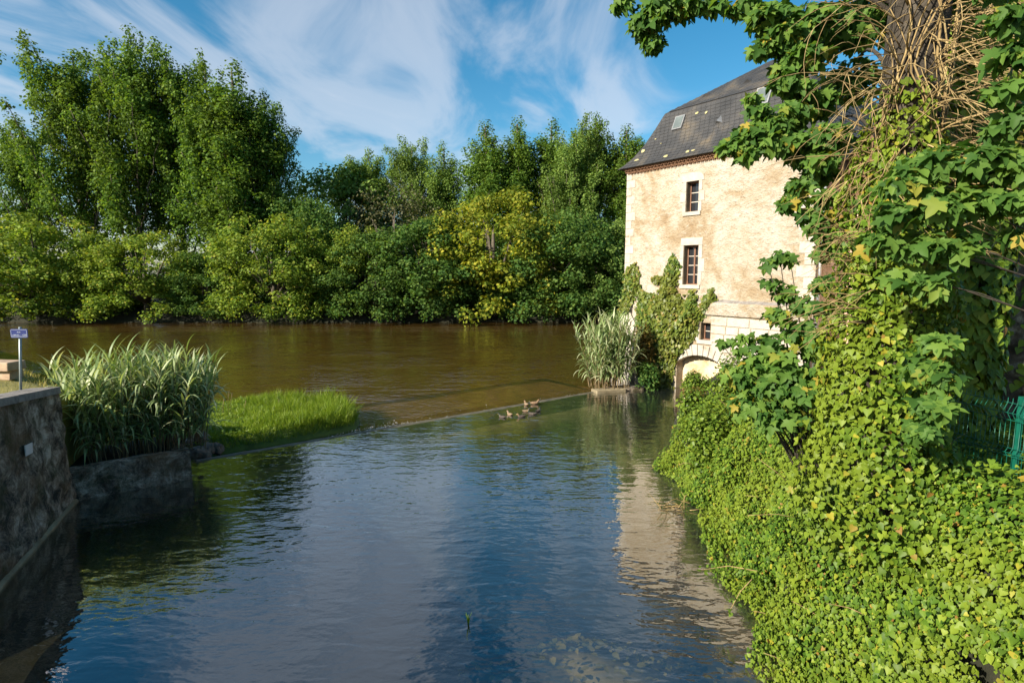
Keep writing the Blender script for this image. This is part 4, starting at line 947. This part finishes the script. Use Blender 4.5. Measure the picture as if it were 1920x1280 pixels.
gap = np.array([nz(a, b, c, 2.1) + .5 * nz(a, b, c, 5.5) for a, b, c in zip(x, y, z)])
u, v, d = proj(P); ok = (gap > -.55 + .2 * rng.random(n)) & (u > 1150) & (u < 2000) & (v > 560) & (v < 1360) & (d > 1.5); area = rng.random(n) < np.clip(.5 + .5 * gx / 2, .35, 1); P, nrm = P[ok & area], nrm[ok & area]
nn = len(P); print('ivy bank leaves', nn)
nn_ = nrm * 1.0 + np.array([-.25, -.25, .35]) + rand_unit(nn) * .65; tip = np.array([-.5, -.1, -.7]) + rand_unit(nn) * .7
leaves_split(bankT, IVY, P, frames(nn_, tip), .022 + .062 * rng.random(nn) ** 1.8, M['ivy'])
for i in range(26):                                                # runners and dead stalks poking out
    k_ = int(rng.integers(0, nn)); p = P[k_]; dr = nrm[k_] + rand_unit(1)[0] * .9; l = .2 + .35 * rng.random()
    tube('runner', [p - nrm[k_] * .1, p + dr * l * .5, p + dr * l + np.array([0, 0, -.08])], [.006, .005, .003], M['twig'], bankT, 4)

# ================================================================== TREES AT RIGHT
def trunk_mesh(name, pts, rad_, mat, parent, n=14, amp=.08):
    v, f = tube_vf(pts, rad_, n); c = [np.asarray(p, float) for p in pts]
    V = [tuple(np.asarray(q) + (np.asarray(q) - c[i // n]) * amp * 3 * nz(q[0] * 2.2, q[1] * 2.2, q[2] * .8)) for i, q in enumerate(v)]; return mk(name, V, f, mat, parent, True)
def syc_clusters(cl, leaf, mat, parent, nobj=300, up=.7):
    """cl: (u, v, depth, radius px, leaves)"""
    cs = [at_d(u, v, d) for u, v, d, r, n_ in cl]; rs = [(r * d / F, r * d / F, .62 * r * d / F) for u, v, d, r, n_ in cl]
    P, Nn, tip = cloud(cs, rs, [c[4] for c in cl], up, .35); Nn += np.array([-.35, -.2, 0]); tip = tip * .6 + (P - np.repeat(np.array(cs), [c[4] for c in cl], 0)) * .8 + np.array([-.1, -.1, -.55])
    leaves_split(parent, SYC, P, frames(Nn, tip), leaf * (.65 + .6 * rng.random(len(P))), mat, nobj)
    return cs
TX, TY = 4.6, 7.0
big = thing('ivy_clad_tree', (TX, TY, 2.0), 'big tree with ivy covered trunk and bare dead ivy stems higher up', 'tree')
tp = [np.array([TX + .75, TY + .2, 1.5]), np.array([TX + .1, TY, 3.5]), np.array([TX + .1, TY, 5.5]), np.array([TX + .14, TY - .02, 7.4]), np.array([TX + .2, TY, 9.5]), np.array([TX + .3, TY + .1, 12.5])]
trunk_mesh('trunk', tp, [.42, .38, .36, .33, .3, .22], M['bark'], big)
# ivy sleeve
n = 24000; zz = 2.0 + 5.7 * rng.random(n) ** 1.1; th = rng.random(n) * 6.283
rr = np.interp(zz, [2.0, 2.8, 3.6, 4.6, 5.6, 6.4, 7.0, 7.3], [1.2, .9, .72, .64, .6, .52, .42, .34])
rr = rr * (1 + .42 * np.array([nz(math.cos(a) * 1.5, math.sin(a) * 1.3, z * .9) for a, z in zip(th, zz)])) * (.8 + .34 * rng.random(n))
cx = np.interp(zz, [p[2] for p in tp], [p[0] for p in tp]) - .05; P = np.column_stack([cx + np.cos(th) * rr, TY + np.sin(th) * rr, zz]); keep = (np.sin(th) < .55) & (rng.random(n) < np.interp(zz, [6.3, 7.7], [1, .15])); P, th = P[keep], th[keep]; nn = len(P)
nr_ = np.column_stack([np.cos(th), np.sin(th), np.full(nn, .45)]) + rand_unit(nn) * .8; tip = np.array([0, 0, -1.0]) + rand_unit(nn) * .6
leaves_split(big, IVY, P, frames(nr_, tip), .035 + .062 * rng.random(nn) ** 1.4, M['ivy'], 300, 'ivy_leaf', 'ivy_sleeve')
# bare stems clinging to the trunk and arching out of it
random.seed(9)
def twig(p0, dirv, l, r, sag, parent, name='dead_stem', sub=2):
    pts = [np.asarray(p0, float)]; dv = np.asarray(dirv, float); dv /= np.linalg.norm(dv); n_ = 6
    for i in range(n_):
        dv = dv + np.array([random.uniform(-.22, .22), random.uniform(-.22, .22), random.uniform(-.2, .2) + sag]); dv /= np.linalg.norm(dv); pts.append(pts[-1] + dv * l / n_)
    v, f = tube_vf(pts, [r * (1 - .75 * i / n_) for i in range(n_ + 1)], 5); mb = MB(); mb.add(v, f)
    o = mb.build(name, M['twig'], parent, True)
    for _ in range(sub):
        k_ = random.randint(2, 5); d2 = (pts[k_ + 1] - pts[k_]) / (l / n_) + np.array([random.uniform(-.9, .9), random.uniform(-.9, .9), random.uniform(-.6, .5)])
        if sub: twig(pts[k_], d2, l * random.uniform(.3, .55), r * .55, sag, o if False else parent, name, 0)
for i in range(230):
    z = random.uniform(6.4, 9.2) if i > 40 else random.uniform(5.6, 7.4); az = random.uniform(-math.pi, 0.35); side = math.cos(az)
    dv = (math.cos(az), math.sin(az) * .7, random.uniform(-.35, .55)); l = random.uniform(.6, 1.5)
    twig((TX + .1 + math.cos(az) * .3, TY + math.sin(az) * .3, z), dv, l, random.uniform(.006, .012), -.09, big)
for i in range(20):                                                # stems climbing up the bark
    az = random.uniform(-math.pi * .95, -.1); r0 = .36; z0 = random.uniform(5.6, 7.2); pts = []
    for q in range(8): a = az + .3 * math.sin(q * .9 + i * 1.7) + random.uniform(-.1, .1); z = z0 + q * .28; pts.append((np.interp(z, [p[2] for p in tp], [p[0] for p in tp]) + math.cos(a) * (r0 + random.uniform(0, .06)), TY + math.sin(a) * (r0 + random.uniform(0, .06)), z))
    tube('dead_stem', pts, [.011 * random.uniform(.4, 1.4)] * 8, M['twig'], big, 5)
for i in range(36):                                                # sparse twigs on the left flank, lower down
    z = random.uniform(4.9, 6.3); twig((TX - .45, TY - .3 + random.uniform(-.3, .3), z), (-1, random.uniform(-.6, .3), random.uniform(-.1, .5)), random.uniform(.4, .95), .007, -.07, big)
# crown: leafy boughs reaching left over the water and roof, and the dark mass behind
crown = [(1165, 8, 8.6, 22, 26), (1210, 45, 8.6, 30, 60), (1235, 20, 8.6, 34, 70), (1225, 80, 8.6, 20, 30), (1280, 12, 8.5, 28, 50), (1310, 8, 8.4, 22, 30), (1350, 6, 8.3, 18, 20), (1372, 18, 8.2, 12, 10), (1400, 10, 8.2, 22, 36),
         (1440, 30, 8.0, 34, 80), (1470, 70, 8.0, 36, 90), (1440, 85, 8.0, 20, 34), (1420, 95, 8, 14, 16), (1500, 110, 8.0, 42, 110), (1520, 40, 8.2, 50, 130), (1480, 130, 8.0, 26, 46), (1500, 165, 8.0, 30, 60), (1470, 150, 7.9, 20, 26),
         (1530, 190, 8.2, 40, 90), (1480, 215, 7.9, 36, 80), (1445, 235, 7.8, 34, 76), (1410, 250, 7.8, 32, 66), (1380, 268, 7.8, 24, 40), (1362, 276, 7.8, 12, 14), (1400, 285, 7.7, 20, 26), (1440, 270, 7.7, 28, 50), (1480, 265, 7.7, 34, 70), (1510, 290, 7.8, 30, 56), (1425, 205, 7.8, 16, 16), (1412, 182, 7.8, 12, 10),
         (1500, 350, 7.7, 26, 40), (1480, 380, 7.6, 20, 24), (1510, 400, 7.6, 18, 20), (1535, 330, 7.9, 30, 50), (1540, 300, 7.5, 30, 50), (1548, 370, 7.4, 26, 40), (1530, 425, 7.4, 18, 20), (1552, 250, 7.5, 34, 60), (1550, 440, 7.4, 14, 14), (1546, 405, 7.4, 20, 34), (1548, 470, 7.5, 20, 34), (1545, 530, 7.6, 22, 38), (1543, 575, 7.6, 18, 26),
         (1580, 60, 8.8, 60, 150), (1600, 150, 9.0, 55, 120), (1760, 40, 9.2, 80, 200), (1840, 60, 9.4, 80, 200), (1790, 150, 9.2, 70, 160), (1700, 20, 9.0, 70, 160), (1850, 170, 9.4, 70, 160), (1640, 20, 9.2, 60, 140), (1780, 240, 9.2, 50, 100), (1560, 260, 8.8, 36, 70), (1900, 120, 9.6, 60, 120)]
above = [(1500, -120, 8.4, 110, 260), (1650, -160, 9, 130, 320), (1830, -120, 9.4, 120, 300), (1300, -110, 8.8, 90, 200), (1180, -80, 8.8, 60, 110)]
cs = syc_clusters([(a, b, c, d_, int(e_ * 1.7)) for a, b, c, d_, e_ in crown + above], .125, M['syc'], big)
for i, c in enumerate(cs):
    if i % 4 or (crown + above)[i][0] < 1545 and (crown + above)[i][1] > 90: continue
    st = np.array([TX + .15, TY, min(max(c[2] - .5, 7.0), 11.5)]) if c[2] < 10 else np.array([TX + .2, TY, 10.5]); mid = (st + c) / 2 + np.array([0, 0, .35])
    st = st + np.array([0, .35, 0]); tube('bough', [st * (1 - q) ** 2 + 2 * q * (1 - q) * (mid + np.array([0, .4, .5])) + c * q * q for q in np.linspace(0, 1, 9)], [.03 - .0027 * q for q in range(9)], M['bark'], big, 6)

# second, shaded ivy trunk behind
sb_ = at_d(1790, 600, 8.9); t2 = thing('ivy_clad_tree', (sb_[0], 8.9, 2.6), 'shaded dark ivy covered trunk behind the big ivy clad tree', 'tree')
trunk_mesh('trunk', [(sb_[0], 8.9, 2.2), (sb_[0] + .05, 8.9, 5), (sb_[0] - .05, 8.9, 8), (sb_[0], 9, 12)], [.42, .36, .32, .25], M['bark'], t2)
n = 4200; zz = 2.6 + 7.4 * rng.random(n); th = -math.pi * rng.random(n) * 1.1 + .15; rr = .5 + .16 * rng.random(n); P = np.column_stack([sb_[0] + np.cos(th) * rr, 8.9 + np.sin(th) * rr, zz])
leaves_split(t2, IVY, P, frames(np.column_stack([np.cos(th), np.sin(th), np.full(n, .4)]) + rand_unit(n) * .4, np.array([0, 0, -1.]) + rand_unit(n) * .5), .1 + .07 * rng.random(n), M['ivy'], 120, 'ivy_leaf', 'ivy_sleeve')
# two bare lichened trunks behind the fence
for (u0, u1, d, r, lb) in ((1850, 1862, 10.2, .33, 'upright lichen spotted tree trunk behind the green fence'), (1898, 1990, 9.6, .36, 'leaning tree trunk with ivy at the right photo edge')):
    b_ = at_d(u0, 740, d); tpt = at_d(u1, 300, d); t3 = thing('tree', (b_[0], d, 2.7), lb, 'tree', 'trunks behind the fence')
    trunk_mesh('trunk', [(b_[0], d, 2.4), (b_[0] * .7 + tpt[0] * .3, d, b_[2] * .7 + tpt[2] * .3), tuple(tpt), (tpt[0] * 1.1 - b_[0] * .1, d + .2, 12.5)], [r * 1.15, r, r * .9, r * .6], M['lichen_bark'], t3)
    cc = [(tpt[0] + random.uniform(-1.6, 1.6), d + random.uniform(-.4, 2), 10.5 + random.uniform(-1.2, 2.5)) for _ in range(9)]
    P, Nn, tip = cloud(cc, [(1.1, 1.1, .8)] * 9, [130] * 9, .7, .4); merge_leaves('crown', SYC, P, frames(Nn, tip), .17 * (.7 + .5 * rng.random(len(P))), M['syc'], t3)
    n = 160; zz = 2.8 + 3.5 * rng.random(n); th = -math.pi * rng.random(n); cxx = np.interp(zz, [b_[2], tpt[2]], [b_[0], tpt[0]])
    if u0 > 1880: P = np.column_stack([cxx + np.cos(th) * (r + .05), d + np.sin(th) * (r + .05), zz]); merge_leaves('ivy_leaves', IVY, P, frames(np.column_stack([np.cos(th), np.sin(th), np.full(n, .4)]) + rand_unit(n) * .4, np.array([0, 0, -1.]) + rand_unit(n) * .5), .11 + .06 * rng.random(n), M['ivy'], t3)

# near sycamore branches at the right edge
ns_ = thing('young_sycamore', (5.6, 5.2, 2.8), 'young sycamore with broad leaves in front of the right trunks', 'tree')
ncl = [(1700, 330, 5.3, 40, 26), (1760, 300, 5.2, 46, 34), (1830, 300, 5.1, 50, 38), (1900, 310, 5.0, 46, 34), (1690, 400, 5.3, 44, 30), (1760, 380, 5.2, 54, 42), (1840, 370, 5.1, 44, 30), (1905, 380, 5.0, 40, 26), (1650, 450, 5.4, 36, 18), (1720, 460, 5.3, 50, 36), (1785, 455, 5.2, 46, 30), (1905, 440, 5.1, 22, 10), (1700, 520, 5.4, 36, 18), (1755, 530, 5.3, 40, 24),
      
       (1890, 30, 5.0, 36, 22), (1905, 100, 5.0, 36, 22), (1885, 170, 5.0, 32, 18), (1910, 220, 5.0, 34, 20), (1870, 250, 5.1, 26, 12), (1895, -60, 5.0, 60, 40),
       (1765, 640, 5.6, 32, 18), (1735, 690, 5.6, 36, 22), (1762, 700, 5.5, 32, 20), (1748, 760, 5.5, 36, 22), (1725, 800, 5.6, 32, 16)]
cs = syc_clusters([(a, b, c, d_ * .95, int(e_ * 2.2)) for a, b, c, d_, e_ in ncl], .12, M['syc'], ns_, 300, .9)
tube('stem', [(5.9, 5.3, 2.5), (5.75, 5.2, 4.5), (5.6, 5.1, 6.6), (5.5, 5.0, 8.6)], [.06, .05, .04, .015], M['bark'], ns_, 7)
for c in cs:
    if c[2] < 4.9: continue
    st = np.array([5.7, 5.2, max(min(c[2] - .9, 8), 2.6)]); tube('branch', [st, st * .6 + c * .4 + np.array([0, 0, .2]), st * .25 + c * .75 + np.array([0, 0, .12]), c], [.011, .008, .006, .003], M['bark'], ns_, 5)

# sycamore shrub in front of the mill
sh = thing('sycamore_shrub', (4.6, 9.0, 2.0), 'leafy sycamore shrub on the bank in front of the mill wall', 'shrub')
scl = [(1462, 482, 9.0, 22, 20), (1440, 492, 9.0, 14, 8), (1482, 488, 9.0, 12, 7), (1450, 530, 9.0, 18, 12), (1480, 550, 9.0, 26, 24), (1510, 570, 8.9, 26, 26), (1460, 590, 8.9, 28, 28), (1500, 620, 8.8, 40, 56), (1440, 640, 8.9, 32, 36), (1400, 630, 9.0, 14, 8), (1390, 655, 9.0, 14, 8), (1420, 680, 8.9, 34, 44), (1470, 680, 8.7, 44, 70), (1530, 650, 8.6, 40, 56), (1390, 715, 8.9, 28, 30), (1440, 730, 8.7, 44, 70), (1500, 730, 8.5, 46, 76), (1400, 760, 8.7, 36, 48), (1460, 780, 8.5, 46, 70), (1540, 710, 8.4, 40, 56), (1350, 640, 9.1, 10, 5), (1370, 690, 9.1, 14, 8), (1380, 640, 9.1, 10, 5)]
cs = syc_clusters([(a, b, c, d_, int(e_ * 1.3)) for a, b, c, d_, e_ in scl], .135, M['syc'], sh, 300, .8)
for i, c in enumerate(cs): st = np.array([4.7 + .1 * (i % 4), 8.8, 2.2]); tube('branch', [st, (st * .4 + c * .6) + np.array([.05, 0, .1]), c], [.022, .013, .005], M['bark'], sh, 5)

# small bushes along the waterline towards the mill
def bush(label, u, v, d, w, h, n, leaf, mat, tm=OVAL, name='bush', obj=0):
    c = at_d(u, v, d); b = thing(name, (c[0], d, max(float(bank_z(c[0], d)), 0)), label, 'bush'); cl_ = []
    for i in range(16): dd = rand_unit(1)[0]; cl_.append(c + dd * np.array([w * .6, w * .5, h * .55]) * (.5 + .5 * rng.random()))
    P, Nn, tip = cloud(cl_, [(w * .42, w * .42, h * .38)] * 16, [n // 16] * 16, .6, .5); P[:, 2] = np.maximum(P[:, 2], .03)
    if obj: leaves_split(b, tm, P, frames(Nn, tip), leaf * (.7 + .6 * rng.random(len(P))), mat, obj)
    else: merge_leaves('foliage', tm, P, frames(Nn, tip), leaf * (.7 + .6 * rng.random(len(P))), mat, b)
    base_ = np.array([c[0] + .2, d, max(float(bank_z(c[0] + .2, d)), -.1)])
    for q in cl_[::3]: tube('stem', [base_, (base_ + q) / 2 + np.array([0, 0, .1]), q], [.025, .015, .006], M['bark'], b, 5)
bush('bright green rounded bush hanging over the water below the ivy tree', 1335, 835, 13.6, .95, 1.5, 5200, .10, M['lime'])
bush('fresh green bush at the waterline between rounded bush and mill', 1300, 770, 16.8, .7, 1.2, 2400, .11, M['lime'])
bush('small sunny yellow green bush under the mill arch', 1305, 718, 21.5, .75, .8, 2000, .11, M['lime'])
bush('rusty brown shrub between the right reeds and the wall ivy', 1205, 655, 26.6, .8, 1.7, 1500, .12, M['rust'])
bush('dark green bush in shade beside the right reed clump', 1212, 705, 26.0, .7, 1.1, 1600, .13, M['dark'])
bush('brown dry bush at the foot of the mill arch', 1300, 742, 19.5, .6, .5, 1200, .09, M['rust'])
bush('leafy green bush on the slope right of the mill arch', 1385, 725, 17.0, 1.1, 1.3, 3600, .11, M['lime'])
bush('mid green bush between the mill arch bush and the sycamore shrub', 1370, 790, 14.5, .8, 1.0, 3000, .10, M['ivy'], IVY)

# ================================================================== FENCE
fa = on_z(1800, 728, 3.98)[:2]; fb = on_z(1925, 753, 3.98)[:2]; fd = (fb - fa) / np.linalg.norm(fb - fa); fa = fa - fd * .9; FL = 3.6
fn_ = np.array([fd[1], -fd[0]])
fe = thing('mesh_fence', (*fa, 2.8), 'green welded wire mesh fence with folded top at right', 'fence')
fp = [(0, 2.75), (0, 3.28), (.045, 3.33), (0, 3.38), (0, 3.72), (.07, 3.82), (0, 3.93), (0, 3.99)]
s = 0.0
while s < FL:
    p = fa + fd * s; tube('wire', [(p[0] + fn_[0] * o, p[1] + fn_[1] * o, z) for o, z in fp], .0045, M['green_wire'], fe, 4); s += .055
for z, o in ((2.85, 0), (3.28, 0), (3.33, .045), (3.38, 0), (3.72, 0), (3.82, .07), (3.93, 0)):
    p, q = fa + fn_ * (o + .007), fa + fd * FL + fn_ * (o + .007); tube('rail', [(*p, z), (*q, z)], .005, M['green_wire'], fe, 4)
for s in (.0, 1.6, 3.4):
    p = fa + fd * s - fn_ * .05; V = [(p[0] + a, p[1] + b, z) for z in (2.5, 4.02) for a, b in ((-.025, -.025), (.025, -.025), (.025, .025), (-.025, .025))]; mk('post', V, BOXF, M['green_wire'], fe)
bush('thin leafy weeds growing up through the green fence', 1890, 830, 7.6, .4, .5, 260, .07, M['lime'])

# pale pink house glimpsed between the trunks
hs_ = thing('pink_house', (20, 19, 2.5), 'pale pink rendered house glimpsed between the right trunks', 'house')
hb = box8(13.5, 24, 16.5, 25, 2.0, 8.2); mk('wall', hb, BOXF, M['pink'], hs_)
mk('roof', [(13.1, 16.1, 8.2), (24.4, 16.1, 8.2), (24.4, 25.4, 8.2), (13.1, 25.4, 8.2), (13.1, 20.7, 11), (24.4, 20.7, 11)], [(0, 1, 5, 4), (2, 3, 4, 5), (0, 4, 3), (1, 2, 5), (0, 3, 2, 1)], M['terracotta'], hs_)
for x_ in (15.2, 18.2):
    mk('window', box8(x_, x_ + 1.0, 16.44, 16.51, 4.6, 6.2), BOXF, M['glass'], hs_); mk('window_sill', box8(x_ - .1, x_ + 1.1, 16.36, 16.49, 4.48, 4.58), BOXF, M['white_stone'], hs_)
mk('string_course', box8(13.4, 24.1, 16.42, 16.6, 3.85, 4.1), BOXF, M['white_stone'], hs_)

# ================================================================== DUCKS
spine = [(-.25, .115, .008, .006), (-.2, .095, .045, .025), (-.12, .065, .088, .06), (-.02, .05, .108, .08), (.08, .05, .1, .08), (.14, .08, .075, .07), (.172, .12, .05, .05), (.182, .15, .042, .042), (.196, .175, .046, .043), (.222, .19, .048, .043), (.252, .186, .036, .033), (.272, .176, .022, .015), (.312, .166, .022, .007)]
def duck(u, v, yaw, label, body, head, sc=1.0, z=-.015):
    p = on_z(u, v, 0.05); pts = [(x, 0, zz) for x, zz, a, b in spine]; n_ = 10; V = []; Fs = []; mi = []
    for i, (x, zz, a, b) in enumerate(spine):
        q0 = spine[max(i - 1, 0)]; q1_ = spine[min(i + 1, len(spine) - 1)]; t = np.array([q1_[0] - q0[0], 0, q1_[1] - q0[1]]); t /= np.linalg.norm(t); up = np.array([-t[2], 0, t[0]])
        for k_ in range(n_): th = 6.2832 * k_ / n_; V.append(np.array([x, 0, zz]) + np.array([0, 1, 0]) * a * math.cos(th) + up * b * math.sin(th))
    for i in range(len(spine) - 1):
        for k_ in range(n_): Fs.append((i * n_ + k_, i * n_ + (k_ + 1) % n_, (i + 1) * n_ + (k_ + 1) % n_, (i + 1) * n_ + k_)); mi.append(0 if i < 6 else 1 if i < 10 else 2)
    Fs += [tuple(range(n_)), tuple((len(spine) - 1) * n_ + k_ for k_ in range(n_))]; mi += [0, 2]; c, s_ = math.cos(yaw), math.sin(yaw)
    V = [(p[0] + sc * (q[0] * c - q[1] * s_), p[1] + sc * (q[0] * s_ + q[1] * c), z + sc * q[2]) for q in V]
    return tag(mk('duck', V, Fs, [body, head, M['bill']], None, True, True, mi), label, 'duck', 'ducks by the weir')
M['duck_brown'] = simple('duck_brown', [(0.3, (.09, .055, .03)), (0.5, (.22, .14, .08)), (0.7, (.36, .25, .15))], 28, .8, 0)
M['duck_dark'] = simple('duck_dark', [(0.3, (.03, .024, .02)), (0.6, (.09, .07, .055)), (0.75, (.3, .27, .23))], 20, .8, 0)
M['duck_pale'] = simple('duck_pale', [(0.3, (.13, .085, .05)), (0.7, (.3, .22, .14))], 20, .8, 0)
M['duck_head'] = simple('duck_head', [(0.3, (.012, .02, .014)), (0.7, (.03, .04, .025))], 20, .5, 0)
M['bill'] = simple('duck_bill', [(0.3, (.22, .15, .04)), (0.7, (.35, .25, .08))], 20, .5, 0)
for a in [(942, 780, 2.6, 'dark duck swimming farthest left of the group', M['duck_dark'], M['duck_head']), (956, 775, 2.2, 'pale buff duck second from the left in the group', M['duck_pale'], M['duck_pale']), (978, 779, 3.4, 'dark brown duck nearest to the camera in the group', M['duck_dark'], M['duck_brown']),
          (986, 769, .3, 'pale and black duck in the middle of the swimming group', M['duck_pale'], M['duck_head']), (998, 774, 3.0, 'dark duck just right of the middle one', M['duck_dark'], M['duck_head']), (1009, 769, 1.0, 'dark duck swimming farthest right of the group', M['duck_dark'], M['duck_head'])]: duck(*a, .72)
duck(987, 757, 2.0, 'buff duck resting on the weir crest, left of the pair', M['duck_pale'], M['duck_brown'], .75, .0); duck(1002, 755, .2, 'brown duck resting on the weir crest, right of the pair', M['duck_brown'], M['duck_brown'], .85, .0)

# ================================================================== SMALL THINGS IN THE WATER
dw = thing('dead_branch', tuple(on_z(1265, 948)), 'tangle of dead bleached twigs floating by the right bank', 'branch')
for i in range(16): p = on_z(1240 + 60 * random.random(), 940 + 22 * random.random(), .03); twig(p, (random.uniform(-1, 1), random.uniform(-.5, .5), random.uniform(.1, .7)), random.uniform(.3, .7), .011, -.08, dw, 'twig', 1)
ov = thing('overhanging_sprig', tuple(on_z(1390, 1075, .6)), 'thin leafy sprig reaching out over the water from the ivy', 'sprig')
for (a, b) in (((1420, 1070, .9), (1315, 1068, .55)), ((1410, 1085, .8), (1365, 1150, .3))):
    p0, p1 = on_z(*a), on_z(*b); tube('twig', [p0, (p0 + p1) / 2 + np.array([0, 0, .08]), p1], [.009, .007, .004], M['twig'], ov, 5)
    n = 34; f = rng.random(n); P = p0 + (p1 - p0) * f[:, None] + rng.normal(size=(n, 3)) * .035
    leaf_objects('leaf', OVAL, P, frames(rand_unit(n) * .6 + np.array([-.2, -.2, 1]), rand_unit(n)), .06 + .03 * rng.random(n), M['lime'], ov)
spg = on_z(878, 1170); sg_ = thing('water_sprout', tuple(spg), 'small tuft of green blades standing out of the pool', 'plant')
for i in range(5):
    V, Fc = blade_t(86, 30, 4, .07); o = mk('leaf_blade', [(spg[0] + (x * math.cos(i * 1.3) - y * math.sin(i * 1.3)) * .25, spg[1] + (x * math.sin(i * 1.3) + y * math.cos(i * 1.3)) * .25, -.05 + z * (.2 + .06 * (i % 3))) for x, y, z in V], [tuple(f) for f in Fc], M['grass'], sg_)
n = 420; x = rng.normal(size=n) * 1.1 + 1.0; y = 7.9 + rng.normal(size=n) * .9
zb = np.array([-1.5 + 1.28 * math.exp(-(((a - 1.1) / 1.7) ** 2 + ((b - 7.7) / 1.25) ** 2)) + .7 * math.exp(-((a - 4.2) / .9) ** 2) for a, b in zip(x, y)]) + .17
lt = merge_leaves('sunken_leaves', OVAL, np.column_stack([x, y, zb]), frames(np.array([0, 0, 1.]) + rand_unit(n) * .35, rand_unit(n)), .06 + .1 * rng.random(n), M['drygrass'])
tag(lt, 'sunken dead leaves scattered on the shallow pool bed', 'leaves', kind='stuff')
# foam where the water drops off the weir beside the island
n = 480; f = rng.random(n); c = on_z(705, 798, -.1); P2 = W0 + WD * ((c[:2] - W0) @ WD + np.where(f < .86, rng.normal(size=n) * .75, 1 + 9 * rng.random(n) ** 1.3))[:, None] + WN * (.35 + np.abs(rng.normal(size=n)) * .5)[:, None]
dd = (P2 - W0) @ WN; P = np.column_stack([P2, np.interp(dd, [p[0] for p in prof], [p[1] for p in prof]) + .015])
fo = merge_leaves('weir_foam', OVAL, P, frames(np.array([0, 0, 1.]) + rand_unit(n) * .12, rand_unit(n)), .02 + .04 * rng.random(n), M['foam']); tag(fo, 'white foam where water spills off the weir by the island', 'foam', kind='stuff')
